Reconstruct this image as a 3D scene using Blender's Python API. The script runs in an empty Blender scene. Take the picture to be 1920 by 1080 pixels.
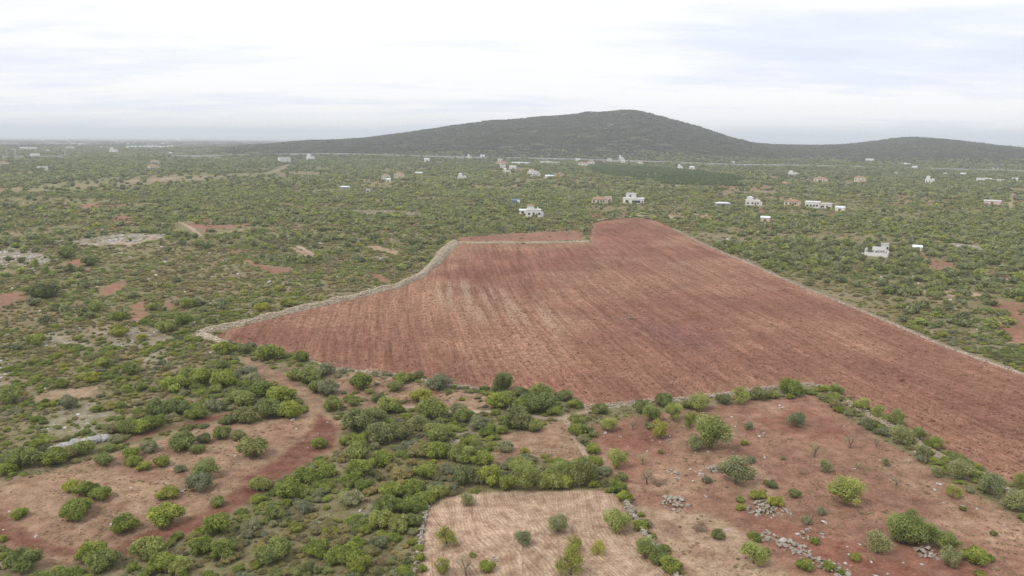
import bpy, bmesh, math, random
import numpy as np
from mathutils import Matrix, Vector

random.seed(7)
rng = np.random.default_rng(7)
SC = bpy.context.scene
COL = SC.collection

# ------------------------------------------------------------------ camera
CAM_H, F_PX, PITCH, ROLL = 50.0, 1478.0, math.radians(10.95), math.radians(0.48)
fwd = np.array([0, math.cos(PITCH), -math.sin(PITCH)])
r0 = np.array([1.0, 0, 0])
u0 = np.array([0, math.sin(PITCH), math.cos(PITCH)])
rgt = math.cos(ROLL) * r0 + math.sin(ROLL) * u0
upv = -math.sin(ROLL) * r0 + math.cos(ROLL) * u0
cam = bpy.data.cameras.new('camera')
cam.sensor_width = 36.0
cam.lens = 36.0 * F_PX / 1920.0
cam.clip_start = 0.5
cam.clip_end = 150000
cam_ob = bpy.data.objects.new('camera', cam)
COL.objects.link(cam_ob)
m = Matrix.Identity(4)
for i in range(3):
    m[i][0], m[i][1], m[i][2] = rgt[i], upv[i], -fwd[i]
m[2][3] = CAM_H
cam_ob.matrix_world = m
SC.camera = cam_ob

# ------------------------------------------------------------------ world, sun, exposure
SUN_ELEV, SUN_AZ = math.radians(52), math.radians(-125)      # azimuth from +Y, clockwise
W = bpy.data.worlds.new('World')
SC.world = W
W.use_nodes = True
nt = W.node_tree
nt.nodes.clear()
N = nt.nodes.new
out = N('ShaderNodeOutputWorld'); bg = N('ShaderNodeBackground')
sky = N('ShaderNodeTexSky'); sky.sky_type = 'NISHITA'; sky.sun_disc = False
sky.sun_elevation = SUN_ELEV; sky.sun_rotation = SUN_AZ
sky.air_density = 1.0; sky.dust_density = 2.0
tc = N('ShaderNodeTexCoord'); sep = N('ShaderNodeSeparateXYZ')
nt.links.new(tc.outputs['Generated'], sep.inputs[0])
def wmath(op, a, b):
    n = N('ShaderNodeMath'); n.operation = op
    for k, v in ((0, a), (1, b)):
        if isinstance(v, (int, float)): n.inputs[k].default_value = v
        else: nt.links.new(v, n.inputs[k])
    return n.outputs[0]
zz = wmath('ADD', wmath('MAXIMUM', sep.outputs[2], 0.0), 0.10)
cmb = N('ShaderNodeCombineXYZ')
nt.links.new(wmath('DIVIDE', sep.outputs[0], zz), cmb.inputs[0])
nt.links.new(wmath('DIVIDE', sep.outputs[1], zz), cmb.inputs[1])
def wnoise(scale, detail, rough, offs):
    mp = N('ShaderNodeMapping'); mp.inputs['Location'].default_value = offs
    mp.inputs['Scale'].default_value = (0.55, 1.0, 1.0)
    nt.links.new(cmb.outputs[0], mp.inputs[0])
    n = N('ShaderNodeTexNoise'); n.inputs['Scale'].default_value = scale
    n.inputs['Detail'].default_value = detail; n.inputs['Roughness'].default_value = rough
    nt.links.new(mp.outputs[0], n.inputs['Vector'])
    return n.outputs[0]
def wramp(fac, stops):
    r = N('ShaderNodeValToRGB'); e = r.color_ramp.elements
    while len(e) < len(stops): e.new(0.5)
    for k, (p, c) in enumerate(stops):
        e[k].position = p; e[k].color = (*c, 1)
    nt.links.new(fac, r.inputs[0])
    return r.outputs[0]
nz = wmath('ADD', wmath('MULTIPLY', wnoise(0.55, 6, 0.55, (3.1, 1.7, 0)), 0.7), wmath('MULTIPLY', wnoise(2.2, 5, 0.6, (8, 5, 2)), 0.3))
cl = wramp(nz, [(0.34, (0.76, 0.81, 0.94)), (0.42, (0.84, 0.875, 0.98)), (0.51, (0.98, 0.985, 1.0)), (0.62, (1.0, 1.0, 1.0))])
gain = N('ShaderNodeVectorMath'); gain.operation = 'SCALE'; gain.inputs['Scale'].default_value = 9.5
nt.links.new(cl, gain.inputs[0])
mixw = N('ShaderNodeMixRGB'); mixw.inputs[0].default_value = 0.90
nt.links.new(sky.outputs[0], mixw.inputs[1]); nt.links.new(gain.outputs[0], mixw.inputs[2])
nt.links.new(mixw.outputs[0], bg.inputs[0]); bg.inputs[1].default_value = 0.10
nt.links.new(bg.outputs[0], out.inputs[0])

sun = bpy.data.lights.new('sun', 'SUN'); sun.energy = 1.5; sun.angle = math.radians(14); sun.color = (1, 0.96, 0.9)
sun_ob = bpy.data.objects.new('sun', sun); COL.objects.link(sun_ob)
sd = Vector((math.sin(SUN_AZ) * math.cos(SUN_ELEV), math.cos(SUN_AZ) * math.cos(SUN_ELEV), math.sin(SUN_ELEV)))
sun_ob.rotation_euler = sd.to_track_quat('Z', 'Y').to_euler()
sun_ob.location = (0, 0, 300)

SC.view_settings.view_transform = 'Standard'
SC.view_settings.look = 'None'
SC.view_settings.gamma = 1.0
SC.view_settings.exposure = 0.26
SC.render.engine = 'CYCLES'
SC.cycles.max_bounces = 5
SC.cycles.diffuse_bounces = 3
SC.cycles.glossy_bounces = 2
SC.cycles.transmission_bounces = 3
SC.cycles.volume_bounces = 2
SC.cycles.use_denoising = True
SC.cycles.denoising_prefilter = 'NONE'
SC.cycles.use_fast_gi = False

# ------------------------------------------------------------------ numeric helpers
def sm(a, b, x):
    t = np.clip((x - a) / (b - a), 0, 1)
    return t * t * (3 - 2 * t)

def _hash(ix, iy, s):
    h = (ix.astype(np.int64) * 374761393 + iy.astype(np.int64) * 668265263 + s * 1274126177) & 0x7fffffff
    h = ((h ^ (h >> 13)) * 1274126177) & 0x7fffffff
    return ((h ^ (h >> 16)) & 0xffff) / 65535.0

def vnoise(x, y, s):
    fx, fy = np.floor(x), np.floor(y)
    tx, ty = x - fx, y - fy
    tx = tx * tx * (3 - 2 * tx); ty = ty * ty * (3 - 2 * ty)
    a, b = _hash(fx, fy, s), _hash(fx + 1, fy, s)
    c, d = _hash(fx, fy + 1, s), _hash(fx + 1, fy + 1, s)
    return (a * (1 - tx) + b * tx) * (1 - ty) + (c * (1 - tx) + d * tx) * ty

def fbm(x, y, scale, octv=4, seed=0):
    v = np.zeros_like(np.asarray(x, float)); a, f, t = 1.0, 1.0 / scale, 0.0
    for o in range(octv):
        v += a * vnoise(x * f + 17.3 * o, y * f - 9.1 * o, seed + o); t += a; a *= 0.5; f *= 2.03
    return v / t

def ray(px, py):
    px = np.asarray(px, float); py = np.asarray(py, float)
    return (fwd[None] + ((px - 960) / F_PX)[..., None] * rgt - ((py - 540) / F_PX)[..., None] * upv)

# skyline of the hills, read as heights at their ridge 2500 m off
RIDGE_Y = 2500.0
prof = [(-400, 292), (100, 290), (300, 285), (400, 279), (480, 273), (560, 266), (640, 263), (690, 260), (740, 252), (830, 240), (930, 227), (1040, 219), (1090, 215), (1106, 211.5),
        (1122, 213.5), (1150, 210), (1185, 208), (1210, 214), (1250, 225), (1300, 238), (1350, 256), (1400, 268), (1450, 273), (1560, 274),
        (1620, 270), (1660, 265), (1710, 259), (1760, 263), (1830, 270), (1920, 281), (2050, 290), (2300, 298)]
_d = ray([p[0] for p in prof], [p[1] for p in prof])
PX = _d[:, 0] / _d[:, 1] * RIDGE_Y
PZ = np.maximum(CAM_H + _d[:, 2] / _d[:, 1] * RIDGE_Y, 0.0)

def H(x, y):
    x = np.asarray(x, float); y = np.asarray(y, float)
    r = np.hypot(x, y)
    z = (fbm(x, y, 45, 3, 11) - 0.5) * 1.2
    z += (fbm(x, y, 260, 3, 21) - 0.5) * 9 * sm(330, 1100, r) * (1 - 0.5 * sm(3000, 6000, r))
    z += -46 * sm(2300, 12500, r) - 12 * sm(12300, 13300, r)
    g = sm(1330, RIDGE_Y, y) ** 1.15 * (1 - sm(RIDGE_Y, 4000, y))
    xs = x * RIDGE_Y / np.maximum(y, 800.0) * 0.6 + x * 0.4
    z += (np.interp(xs, PX, PZ)) * g
    z += (fbm(x, y, 90, 3, 31) - 0.5) * 7 * g
    return z

def hillness(x, y):
    g = sm(1330, RIDGE_Y, y) ** 1.15 * (1 - sm(RIDGE_Y, 4000, y))
    xs = x * RIDGE_Y / np.maximum(y, 800.0) * 0.6 + x * 0.4
    return sm(1.0, 9.0, np.interp(xs, PX, PZ) * g)

def G(px, py):
    """photo pixel -> point on the terrain along that direction"""
    one = np.isscalar(px)
    d = ray(np.atleast_1d(px), np.atleast_1d(py))
    z = np.zeros(len(d))
    for _ in range(12):
        t = (z - CAM_H) / np.minimum(d[:, 2], -0.004)
        z = 0.5 * z + 0.5 * H(d[:, 0] * t, d[:, 1] * t)
    t = (z - CAM_H) / np.minimum(d[:, 2], -0.004)
    p = np.stack([d[:, 0] * t, d[:, 1] * t, H(d[:, 0] * t, d[:, 1] * t)], 1)
    return p[0] if one else p

def depth(p):
    return float((p[0] * fwd[0] + p[1] * fwd[1] + (p[2] - CAM_H) * fwd[2]))

def gpoly(pts):
    return G([p[0] for p in pts], [p[1] for p in pts])[:, :2]

def inpoly(x, y, poly):
    c = np.zeros(x.shape, bool)
    xj, yj = poly[-1]
    for xi, yi in poly:
        if yi != yj:
            k = ((yi > y) != (yj > y)) & (x < (xj - xi) * (y - yi) / (yj - yi) + xi)
            c ^= k
        xj, yj = xi, yi
    return c

def polydist(x, y, line, closed=False):
    d = np.full(x.shape, 1e9)
    pts = list(line) + ([line[0]] if closed else [])
    for (ax, ay), (bx, by) in zip(pts[:-1], pts[1:]):
        ex, ey = bx - ax, by - ay
        t = np.clip(((x - ax) * ex + (y - ay) * ey) / (ex * ex + ey * ey + 1e-9), 0, 1)
        d = np.minimum(d, np.hypot(x - ax - t * ex, y - ay - t * ey))
    return d

def soft(x, y, poly, w):
    """1 inside, 0 outside, blended over w metres each side"""
    lo, hi = poly.min(0) - 4 * w, poly.max(0) + 4 * w
    res = np.zeros(x.shape)
    k = (x > lo[0]) & (x < hi[0]) & (y > lo[1]) & (y < hi[1])
    if k.any():
        xs, ys = x[k], y[k]
        d = polydist(xs, ys, poly, True)
        s = np.where(inpoly(xs, ys, poly), d, -d) + (fbm(xs, ys, 3 * w + 1.2, 3, 5) - 0.5) * 2.4 * w
        res[k] = sm(-w, w, s)
    return res

def band(x, y, line, half, w):
    lo, hi = line.min(0) - half - 4 * w, line.max(0) + half + 4 * w
    res = np.zeros(x.shape)
    k = (x > lo[0]) & (x < hi[0]) & (y > lo[1]) & (y < hi[1])
    if k.any():
        xs, ys = x[k], y[k]
        d = polydist(xs, ys, line) + (fbm(xs, ys, half * 2 + 1, 3, 6) - 0.5) * half * 0.9
        res[k] = 1 - sm(half - w, half + w, d)
    return res

# ------------------------------------------------------------------ layout read from the photograph (pixels -> ground)
FIELD = gpoly([(402, 630), (440, 613), (520, 594), (600, 575), (680, 556), (745, 541), (793, 521), (823, 493), (848, 461), (862, 457), (1000, 457), (1107, 455), (1106, 440), (1110, 420), (1135, 413), (1190, 408), (1232, 413), (1262, 430), (1310, 455), (1370, 481),
               (1440, 511), (1520, 546), (1600, 578), (1680, 611), (1760, 646), (1840, 676), (1920, 703), (2100, 770), (2330, 850), (2330, 1090), (2100, 1005), (1930, 922), (1850, 882), (1760, 838), (1680, 790), (1600, 752), (1545, 727), (1520, 721), (1460, 727), (1380, 737), (1290, 748),
               (1200, 756), (1105, 764), (1088, 757), (1078, 745), (1040, 738), (985, 733), (900, 728), (840, 720), (770, 706), (700, 696), (622, 690), (570, 671), (500, 652), (450, 645), (415, 641)])
PLOT = gpoly([(832, 932), (870, 924), (1000, 921), (1128, 918), (1158, 932), (1178, 965), (1225, 1030), (1268, 1085), (1310, 1140), (755, 1140), (776, 1080), (792, 1000), (802, 955)])
YARD = gpoly([(1108, 795), (1200, 778), (1300, 766), (1400, 752), (1525, 738), (1600, 790), (1700, 850), (1790, 905), (1900, 965), (2050, 1040), (2150, 1120), (1320, 1130), (1260, 1040), (1200, 970), (1150, 900), (1115, 850)])
CLEAR = gpoly([(-60, 915), (0, 905), (60, 893), (120, 874), (200, 850), (270, 832), (330, 812), (430, 792), (520, 786), (590, 768), (640, 790), (650, 830), (600, 860), (530, 890), (460, 935), (385, 990), (260, 1028), (180, 1050), (120, 1070), (60, 1060), (0, 1030), (-80, 1000)])
CLEAR2 = gpoly([(437, 666), (470, 670), (500, 686), (560, 715), (600, 740), (640, 765), (600, 785), (560, 752), (500, 715)])
CLEAR3 = gpoly([(880, 860), (930, 845), (940, 815), (1000, 800), (1060, 785), (1078, 820), (1098, 855), (1080, 868), (1000, 855), (940, 872)])
CLEAR4 = gpoly([(600, 720), (660, 700), (780, 715), (900, 740), (960, 745), (930, 765), (860, 770), (760, 765), (690, 775), (640, 765)])
RED = [gpoly(p) for p in (
    [(600, 775), (640, 800), (625, 840), (560, 880), (510, 905), (470, 940), (400, 985), (330, 1010), (270, 1030), (230, 1045), (190, 1035), (300, 990), (370, 965), (430, 925), (470, 890), (520, 860), (560, 830), (580, 800)],
    [(-60, 955), (0, 965), (50, 1000), (90, 1020), (200, 1028), (200, 1045), (110, 1045), (40, 1025), (-60, 1000)],
    [(465, 760), (430, 785), (340, 803), (230, 832), (200, 838), (260, 815), (330, 795), (400, 778)],
    [(1390, 960), (1480, 975), (1560, 1010), (1640, 1050), (1720, 1080), (1500, 1040), (1440, 1010), (1400, 985)],
    [(1110, 830), (1180, 790), (1260, 800), (1250, 860), (1190, 900), (1150, 880)],
    [(1500, 1035), (1560, 1030), (1700, 1030), (1850, 1060), (1900, 1120), (1600, 1120)],
    [(1380, 770), (1480, 750), (1540, 770), (1600, 820), (1540, 830), (1440, 800)])]
TAN = [gpoly(p) for p in (
    [(60, 745), (100, 730), (185, 725), (185, 742), (120, 750), (70, 752)], [(690, 461), (705, 459), (750, 473), (742, 479), (700, 468)],
    [(1180, 950), (1230, 960), (1320, 960), (1400, 1000), (1450, 1050), (1480, 1090), (1330, 1110), (1230, 1000)],
    [(1405, 785), (1470, 775), (1480, 760), (1420, 765)], [(1720, 545), (1790, 545), (1850, 552), (1850, 556), (1760, 556)],
    [(1810, 500), (1880, 515), (1870, 522), (1830, 512)], [(1230, 402), (1270, 398), (1290, 404), (1280, 410), (1245, 410)],
    [(540, 462), (560, 468), (600, 482), (590, 486), (560, 478)], [(190, 458), (250, 461), (270, 455), (230, 450)],
    [(60, 355), (130, 347), (250, 338), (330, 332), (320, 336), (220, 345), (120, 354)], [(225, 337), (330, 329), (430, 330), (400, 336), (290, 341)],
    [(1290, 400), (1340, 402), (1340, 408), (1290, 408)])]
SOIL = [gpoly(p) for p in (
    [(-20, 555), (45, 545), (48, 560), (10, 578), (-20, 578)], [(185, 540), (235, 525), (238, 537), (205, 556), (188, 555)], [(242, 575), (268, 562), (274, 590), (262, 605), (240, 602)],
    [(298, 570), (334, 556), (334, 575), (310, 582)], [(112, 496), (155, 480), (158, 490), (130, 504)], [(205, 407), (230, 402), (255, 408), (245, 420), (215, 418)],
    [(452, 488), (470, 490), (500, 497), (548, 503), (545, 510), (510, 514), (480, 500)], [(690, 514), (712, 514), (733, 528), (724, 533), (706, 524)], [(380, 410), (402, 412), (400, 435), (380, 436)],
    [(432, 470), (455, 470), (455, 480), (432, 480)], [(350, 418), (400, 422), (480, 418), (470, 424), (400, 430), (350, 428)],
    [(855, 446), (960, 438), (1085, 432), (1095, 450), (1000, 454), (860, 454)], [(500, 384), (560, 395), (700, 398), (600, 390), (505, 380)], [(870, 378), (930, 385), (930, 392), (880, 388)],
    [(1100, 400), (1160, 398), (1190, 400), (1160, 406), (1110, 412)], [(930, 348), (985, 340), (1010, 346), (960, 354)], [(1060, 335), (1100, 332), (1110, 343), (1075, 345)],
    [(1410, 392), (1440, 390), (1445, 400), (1415, 400)], [(1530, 395), (1580, 396), (1570, 406), (1535, 404)], [(1660, 372), (1740, 355), (1840, 358), (1850, 372), (1760, 382), (1690, 380)],
    [(1720, 475), (1780, 492), (1800, 510), (1750, 508), (1720, 492)], [(1850, 560), (1960, 575), (1960, 640), (1900, 650), (1870, 610)], [(1880, 350), (1940, 356), (1940, 380), (1885, 378)],
    [(1330, 345), (1390, 348), (1380, 356), (1335, 352)], [(1400, 350), (1440, 348), (1450, 354), (1410, 357)], [(140, 384), (200, 378), (260, 382), (240, 388), (150, 390)], [(370, 383), (410, 380), (400, 392), (372, 392)])]
ROCK = [gpoly(p) for p in (
    [(60, 650), (90, 625), (180, 612), (300, 615), (330, 640), (260, 655), (150, 650)], [(265, 680), (300, 645), (330, 655), (315, 680)], [(75, 795), (110, 765), (190, 750), (215, 770), (200, 800), (140, 815), (90, 815)],
    [(138, 452), (190, 442), (260, 437), (310, 441), (300, 450), (240, 458), (160, 460)], [(-30, 480), (20, 465), (75, 475), (100, 490), (60, 500), (-30, 500)], [(590, 960), (640, 925), (690, 930), (700, 960), (640, 985), (600, 985)],
    [(820, 830), (870, 800), (900, 810), (860, 850)], [(660, 397), (720, 394), (790, 398), (790, 406), (700, 402)], [(-20, 660), (20, 670), (30, 720), (0, 740), (-20, 740)],
    [(1728, 617), (1768, 612), (1774, 624), (1735, 629)], [(1828, 606), (1862, 605), (1864, 618), (1832, 620)], [(1780, 455), (1840, 460), (1880, 478), (1800, 470)], [(700, 480), (728, 480), (722, 490), (702, 488)])]
DENSE = [gpoly(p) for p in (
    [(330, 1100), (420, 1010), (560, 905), (640, 850), (690, 790), (760, 770), (870, 790), (920, 840), (930, 880), (840, 930), (800, 960), (775, 1100)],
    [(200, 815), (270, 770), (330, 740), (420, 670), (470, 680), (500, 720), (560, 755), (560, 785), (430, 780), (330, 795)],
    [(580, 985), (640, 890), (760, 870), (830, 900), (800, 960), (770, 1010), (700, 1005)])]
GROVE = gpoly([(1088, 313), (1130, 310), (1250, 315), (1330, 324), (1395, 335), (1385, 350), (1240, 345), (1130, 329)])
def gl(pts): return gpoly(pts)
ROADS = [(gl([(-60, 358), (60, 352), (110, 346), (250, 339), (330, 333), (430, 329), (560, 322)]), 2.5), (gl([(340, 418), (360, 428), (375, 442), (420, 436), (480, 428)]), 1.2),
         (gl([(500, 325), (530, 315), (545, 308)]), 3.0), (gl([(1440, 403), (1500, 411), (1560, 420)]), 1.5), (gl([(560, 462), (600, 484)]), 1.2), (gl([(180, 460), (270, 455), (290, 440)]), 1.0),
         (gl([(1902, 360), (1893, 390)]), 1.6), (gl([(760, 762), (860, 772), (920, 772), (1040, 785), (1110, 770)]), 0.7), (gl([(1060, 785), (1078, 822), (1098, 852)]), 0.5)]
BLOTCH = gpoly([(800, 545), (850, 530), (930, 545), (1000, 575), (1070, 600), (1040, 618), (950, 605), (880, 600), (830, 580)])
PURPLE = gpoly([(1190, 600), (1260, 605), (1340, 635), (1350, 660), (1270, 650), (1210, 625)])
MAUVE = gpoly([(870, 470), (1000, 470), (1100, 462), (1110, 420), (1190, 412), (1260, 440), (1180, 470), (1050, 495), (900, 520), (870, 510)])

# ------------------------------------------------------------------ object helpers
def finish(o, label=None, cat=None, group=None, kind=None):
    if label: o['label'] = label
    if cat: o['category'] = cat
    if group: o['group'] = group
    if kind: o['kind'] = kind
    return o

def obj(name, me, parent=None, mat=None):
    if mat is not None and not me.materials:
        me.materials.append(mat)
    o = bpy.data.objects.new(name, me)
    COL.objects.link(o)
    if parent is not None: o.parent = parent
    return o

def thing(name, label, cat, loc, rz=0.0, scale=(1, 1, 1), group=None):
    o = bpy.data.objects.new(name, None)
    COL.objects.link(o)
    o.empty_display_size = 0.3
    o.location = loc; o.rotation_euler = (0, 0, rz); o.scale = scale
    return finish(o, label, cat, group)

def np_mesh(name, v, f, mat=None, smooth=False):
    """v (n,3), f (m,k) all faces of k corners"""
    me = bpy.data.meshes.new(name)
    v = np.ascontiguousarray(v, np.float32); f = np.ascontiguousarray(f, np.int32)
    k = f.shape[1]
    me.vertices.add(len(v)); me.vertices.foreach_set('co', v.ravel())
    me.loops.add(f.size); me.loops.foreach_set('vertex_index', f.ravel())
    me.polygons.add(len(f))
    me.polygons.foreach_set('loop_start', np.arange(0, f.size, k, dtype=np.int32))
    me.polygons.foreach_set('loop_total', np.full(len(f), k, np.int32))
    me.polygons.foreach_set('use_smooth', np.full(len(f), smooth, bool))
    me.update(calc_edges=True)
    if mat is not None: me.materials.append(mat)
    return me

def set_attr(me, name, typ, data, domain='POINT'):
    a = me.attributes.new(name, typ, domain)
    key = {'FLOAT': 'value', 'INT': 'value', 'FLOAT_VECTOR': 'vector', 'FLOAT_COLOR': 'color'}[typ]
    a.data.foreach_set(key, np.ascontiguousarray(data, np.int32 if typ == 'INT' else np.float32).ravel())

class MB:
    """collects boxes, prisms and tubes into one mesh"""
    def __init__(s): s.v, s.f = [], []
    def add(s, v, f):
        b = len(s.v); s.v += [tuple(p) for p in v]; s.f += [tuple(i + b for i in q) for q in f]; return s
    def box(s, x0, x1, y0, y1, z0, z1):
        return s.add([(x0, y0, z0), (x1, y0, z0), (x1, y1, z0), (x0, y1, z0), (x0, y0, z1), (x1, y0, z1), (x1, y1, z1), (x0, y1, z1)],
                     [(0, 3, 2, 1), (4, 5, 6, 7), (0, 1, 5, 4), (1, 2, 6, 5), (2, 3, 7, 6), (3, 0, 4, 7)])
    def hip(s, x0, x1, y0, y1, z0, h, ov=0.5, gable=False):
        x0 -= ov; x1 += ov; y0 -= ov; y1 += ov
        ym = (y0 + y1) / 2; ins = 0.0 if gable else min((y1 - y0) / 2, (x1 - x0) * 0.45)
        return s.add([(x0, y0, z0), (x1, y0, z0), (x1, y1, z0), (x0, y1, z0), (x0 + ins, ym, z0 + h), (x1 - ins, ym, z0 + h)],
                     [(0, 3, 2, 1), (0, 1, 5, 4), (1, 2, 5), (2, 3, 4, 5), (3, 0, 4)])
    def tube(s, p, q, ra, rb, n=6):
        p, q = Vector(p), Vector(q); d = (q - p).normalized()
        a = d.orthogonal().normalized(); b = d.cross(a)
        v = [c + (a * math.cos(2 * math.pi * k / n) + b * math.sin(2 * math.pi * k / n)) * r for c, r in ((p, ra), (q, rb)) for k in range(n)]
        f = [(k, (k + 1) % n, n + (k + 1) % n, n + k) for k in range(n)] + [tuple(range(n - 1, -1, -1)), tuple(range(n, 2 * n))]
        return s.add(v, f)
    def mesh(s, name, mat):
        me = bpy.data.meshes.new(name); me.from_pydata(s.v, [], s.f); me.update(); me.materials.append(mat); return me
    def build(s, name, mat, parent=None):
        return obj(name, s.mesh(name, mat), parent)

# ------------------------------------------------------------------ materials
class NT:
    def __init__(s, name):
        s.m = bpy.data.materials.new(name); s.m.use_nodes = True; s.t = s.m.node_tree; s.t.nodes.clear()
        s.out = s.n('ShaderNodeOutputMaterial')
    def n(s, t, **kw):
        o = s.t.nodes.new(t)
        for k, v in kw.items(): setattr(o, k, v)
        return o
    def l(s, a, b): s.t.links.new(a, b)
    def set(s, sock, v):
        if hasattr(v, 'is_output'): s.l(v, sock)
        elif isinstance(v, (tuple, list)) and len(v) == 3 and sock.type == 'RGBA': sock.default_value = (*v, 1)
        else: sock.default_value = v
    def math(s, op, a, b=0.0, c=None):
        o = s.n('ShaderNodeMath', operation=op); s.set(o.inputs[0], a); s.set(o.inputs[1], b)
        if c is not None: s.set(o.inputs[2], c)
        return o.outputs[0]
    def mix(s, f, a, b, mode='MIX'):
        o = s.n('ShaderNodeMixRGB', blend_type=mode); s.set(o.inputs[0], f); s.set(o.inputs[1], a); s.set(o.inputs[2], b); return o.outputs[0]
    def noise(s, vec, scale, detail=4, rough=0.55, dist=0.0):
        o = s.n('ShaderNodeTexNoise'); s.l(vec, o.inputs['Vector']); o.inputs['Scale'].default_value = scale
        o.inputs['Detail'].default_value = detail; o.inputs['Roughness'].default_value = rough; o.inputs['Distortion'].default_value = dist
        return o.outputs[0]
    def mapr(s, v, a, b, c=0.0, d=1.0):
        o = s.n('ShaderNodeMapRange'); s.set(o.inputs[0], v)
        for k, q in enumerate((a, b, c, d)): o.inputs[k + 1].default_value = q
        return o.outputs[0]
    def attr(s, name): return s.n('ShaderNodeAttribute', attribute_name=name)
    def scale(s, v, k):
        o = s.n('ShaderNodeVectorMath', operation='MULTIPLY'); s.l(v, o.inputs[0]); o.inputs[1].default_value = k; return o.outputs[0]
    def shader(s, col, rough=0.9, spec=0.1, bump=None, bs=0.3, bd=0.1, trans=0.0):
        p = s.n('ShaderNodeBsdfPrincipled'); s.set(p.inputs['Base Color'], col); s.set(p.inputs['Roughness'], rough)
        p.inputs['Specular IOR Level'].default_value = spec
        if bump is not None:
            b = s.n('ShaderNodeBump'); b.inputs['Strength'].default_value = bs; b.inputs['Distance'].default_value = bd
            s.l(bump, b.inputs['Height']); s.l(b.outputs[0], p.inputs['Normal'])
        o = p.outputs[0]
        if trans:
            t = s.n('ShaderNodeBsdfTranslucent'); s.set(t.inputs[0], col)
            mx = s.n('ShaderNodeMixShader'); mx.inputs[0].default_value = trans; s.l(o, mx.inputs[1]); s.l(t.outputs[0], mx.inputs[2]); o = mx.outputs[0]
        s.l(o, s.out.inputs[0]); return s.m

def ground_material():
    t = NT('ground_soil')
    geo = t.n('ShaderNodeNewGeometry'); P = geo.outputs['Position']
    zc = t.attr('zonecol').outputs['Color']
    mk = t.n('ShaderNodeSeparateColor'); t.l(t.attr('mask').outputs['Color'], mk.inputs[0])
    field, plot, scrub = mk.outputs[0], mk.outputs[1], mk.outputs[2]
    row = t.attr('row').outputs['Vector']
    n1 = t.noise(P, 0.05, 5, 0.6); n2 = t.noise(P, 0.5, 5, 0.65); n3 = t.noise(P, 3.2, 4, 0.7)
    c = t.mix(1.0, zc, t.mix(t.mapr(n1, 0.3, 0.7), (0.82, 0.81, 0.80), (1.16, 1.17, 1.18)), 'MULTIPLY')
    c = t.mix(1.0, c, t.mix(t.mapr(n2, 0.28, 0.72), (0.64, 0.60, 0.57), (1.34, 1.38, 1.42)), 'MULTIPLY')
    c = t.mix(1.0, c, t.mix(t.mapr(n3, 0.3, 0.7), (0.68, 0.65, 0.63), (1.30, 1.34, 1.37)), 'MULTIPLY')
    # ploughed rows: streaks run along the rows (row.x across, row.y along)
    s1 = t.noise(t.scale(row, (1.0, 0.026, 0)), 1.2, 5, 0.66, 0.10)
    s2 = t.noise(t.scale(row, (0.28, 0.010, 0)), 1.0, 3, 0.5, 0.2)
    s3 = t.noise(t.scale(row, (1.0, 0.42, 0)), 1.5, 5, 0.8)
    st = t.math('ADD', t.math('MULTIPLY', t.mapr(s1, 0.36, 0.64), 0.56), t.math('ADD', t.math('MULTIPLY', t.mapr(s2, 0.36, 0.64), 0.30), t.math('MULTIPLY', t.mapr(s3, 0.36, 0.64), 0.24)))
    fcol = t.mix(1.0, c, t.mix(st, (0.54, 0.47, 0.45), (1.36, 1.46, 1.50)), 'MULTIPLY')
    straw = t.math('MULTIPLY', t.mapr(t.noise(t.scale(row, (1.0, 0.08, 0)), 1.3, 4, 0.7), 0.52, 0.68), t.mapr(t.noise(P, 0.028, 4, 0.6), 0.42, 0.60))
    fcol = t.mix(t.math('MULTIPLY', straw, 0.65), fcol, (0.37, 0.25, 0.155))
    bl = t.math('MULTIPLY', t.attr('blotch').outputs['Fac'], t.mapr(t.noise(t.scale(row, (0.33, 0.016, 0)), 1.0, 2, 0.5), 0.45, 0.6))
    fcol = t.mix(t.math('MULTIPLY', bl, t.mapr(s3, 0.38, 0.60, 0.05, 0.8)), fcol, (0.46, 0.345, 0.235))
    c = t.mix(field, c, fcol)
    # tilled plot: fine curved furrows with straw on the ridges
    w = t.n('ShaderNodeTexWave', wave_type='BANDS', bands_direction='X'); t.l(row, w.inputs['Vector'])
    w.inputs['Scale'].default_value = 0.90; w.inputs['Distortion'].default_value = 6.0; w.inputs['Detail'].default_value = 3; w.inputs['Detail Scale'].default_value = 0.6
    fu = t.math('ADD', t.math('MULTIPLY', w.outputs['Fac'], t.mapr(n2, 0.3, 0.62, 0.15, 0.8)), t.math('MULTIPLY', t.mapr(t.noise(t.scale(row, (1.0, 0.06, 0)), 1.6, 4, 0.7), 0.36, 0.64), 0.75))
    pcol = t.mix(1.0, c, t.mix(fu, (0.80, 0.72, 0.67), (1.13, 1.16, 1.18)), 'MULTIPLY')
    c = t.mix(plot, c, pcol)
    # pale pebbles and straw bits on bare earth, litter under the scrub
    v = t.n('ShaderNodeTexVoronoi', feature='F1'); t.l(P, v.inputs['Vector']); v.inputs['Scale'].default_value = 1.7
    peb = t.math('MULTIPLY', t.mapr(v.outputs['Distance'], 0.16, 0.10), t.mapr(t.noise(P, 0.22, 3, 0.6), 0.5, 0.62))
    c = t.mix(t.math('MULTIPLY', peb, 0.75), c, (0.46, 0.40, 0.34))
    litter = t.math('MULTIPLY', scrub, t.mapr(t.noise(P, 1.3, 4, 0.7), 0.42, 0.62))
    c = t.mix(t.math('MULTIPLY', litter, 0.6), c, (0.175, 0.160, 0.075))
    h = t.math('ADD', t.math('MULTIPLY', n3, 0.5), t.math('ADD', t.math('MULTIPLY', t.math('MULTIPLY', st, field), 1.2), t.math('MULTIPLY', t.math('MULTIPLY', fu, plot), 0.35)))
    return t.shader(c, 0.95, 0.05, h, 0.6, 0.22)

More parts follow.
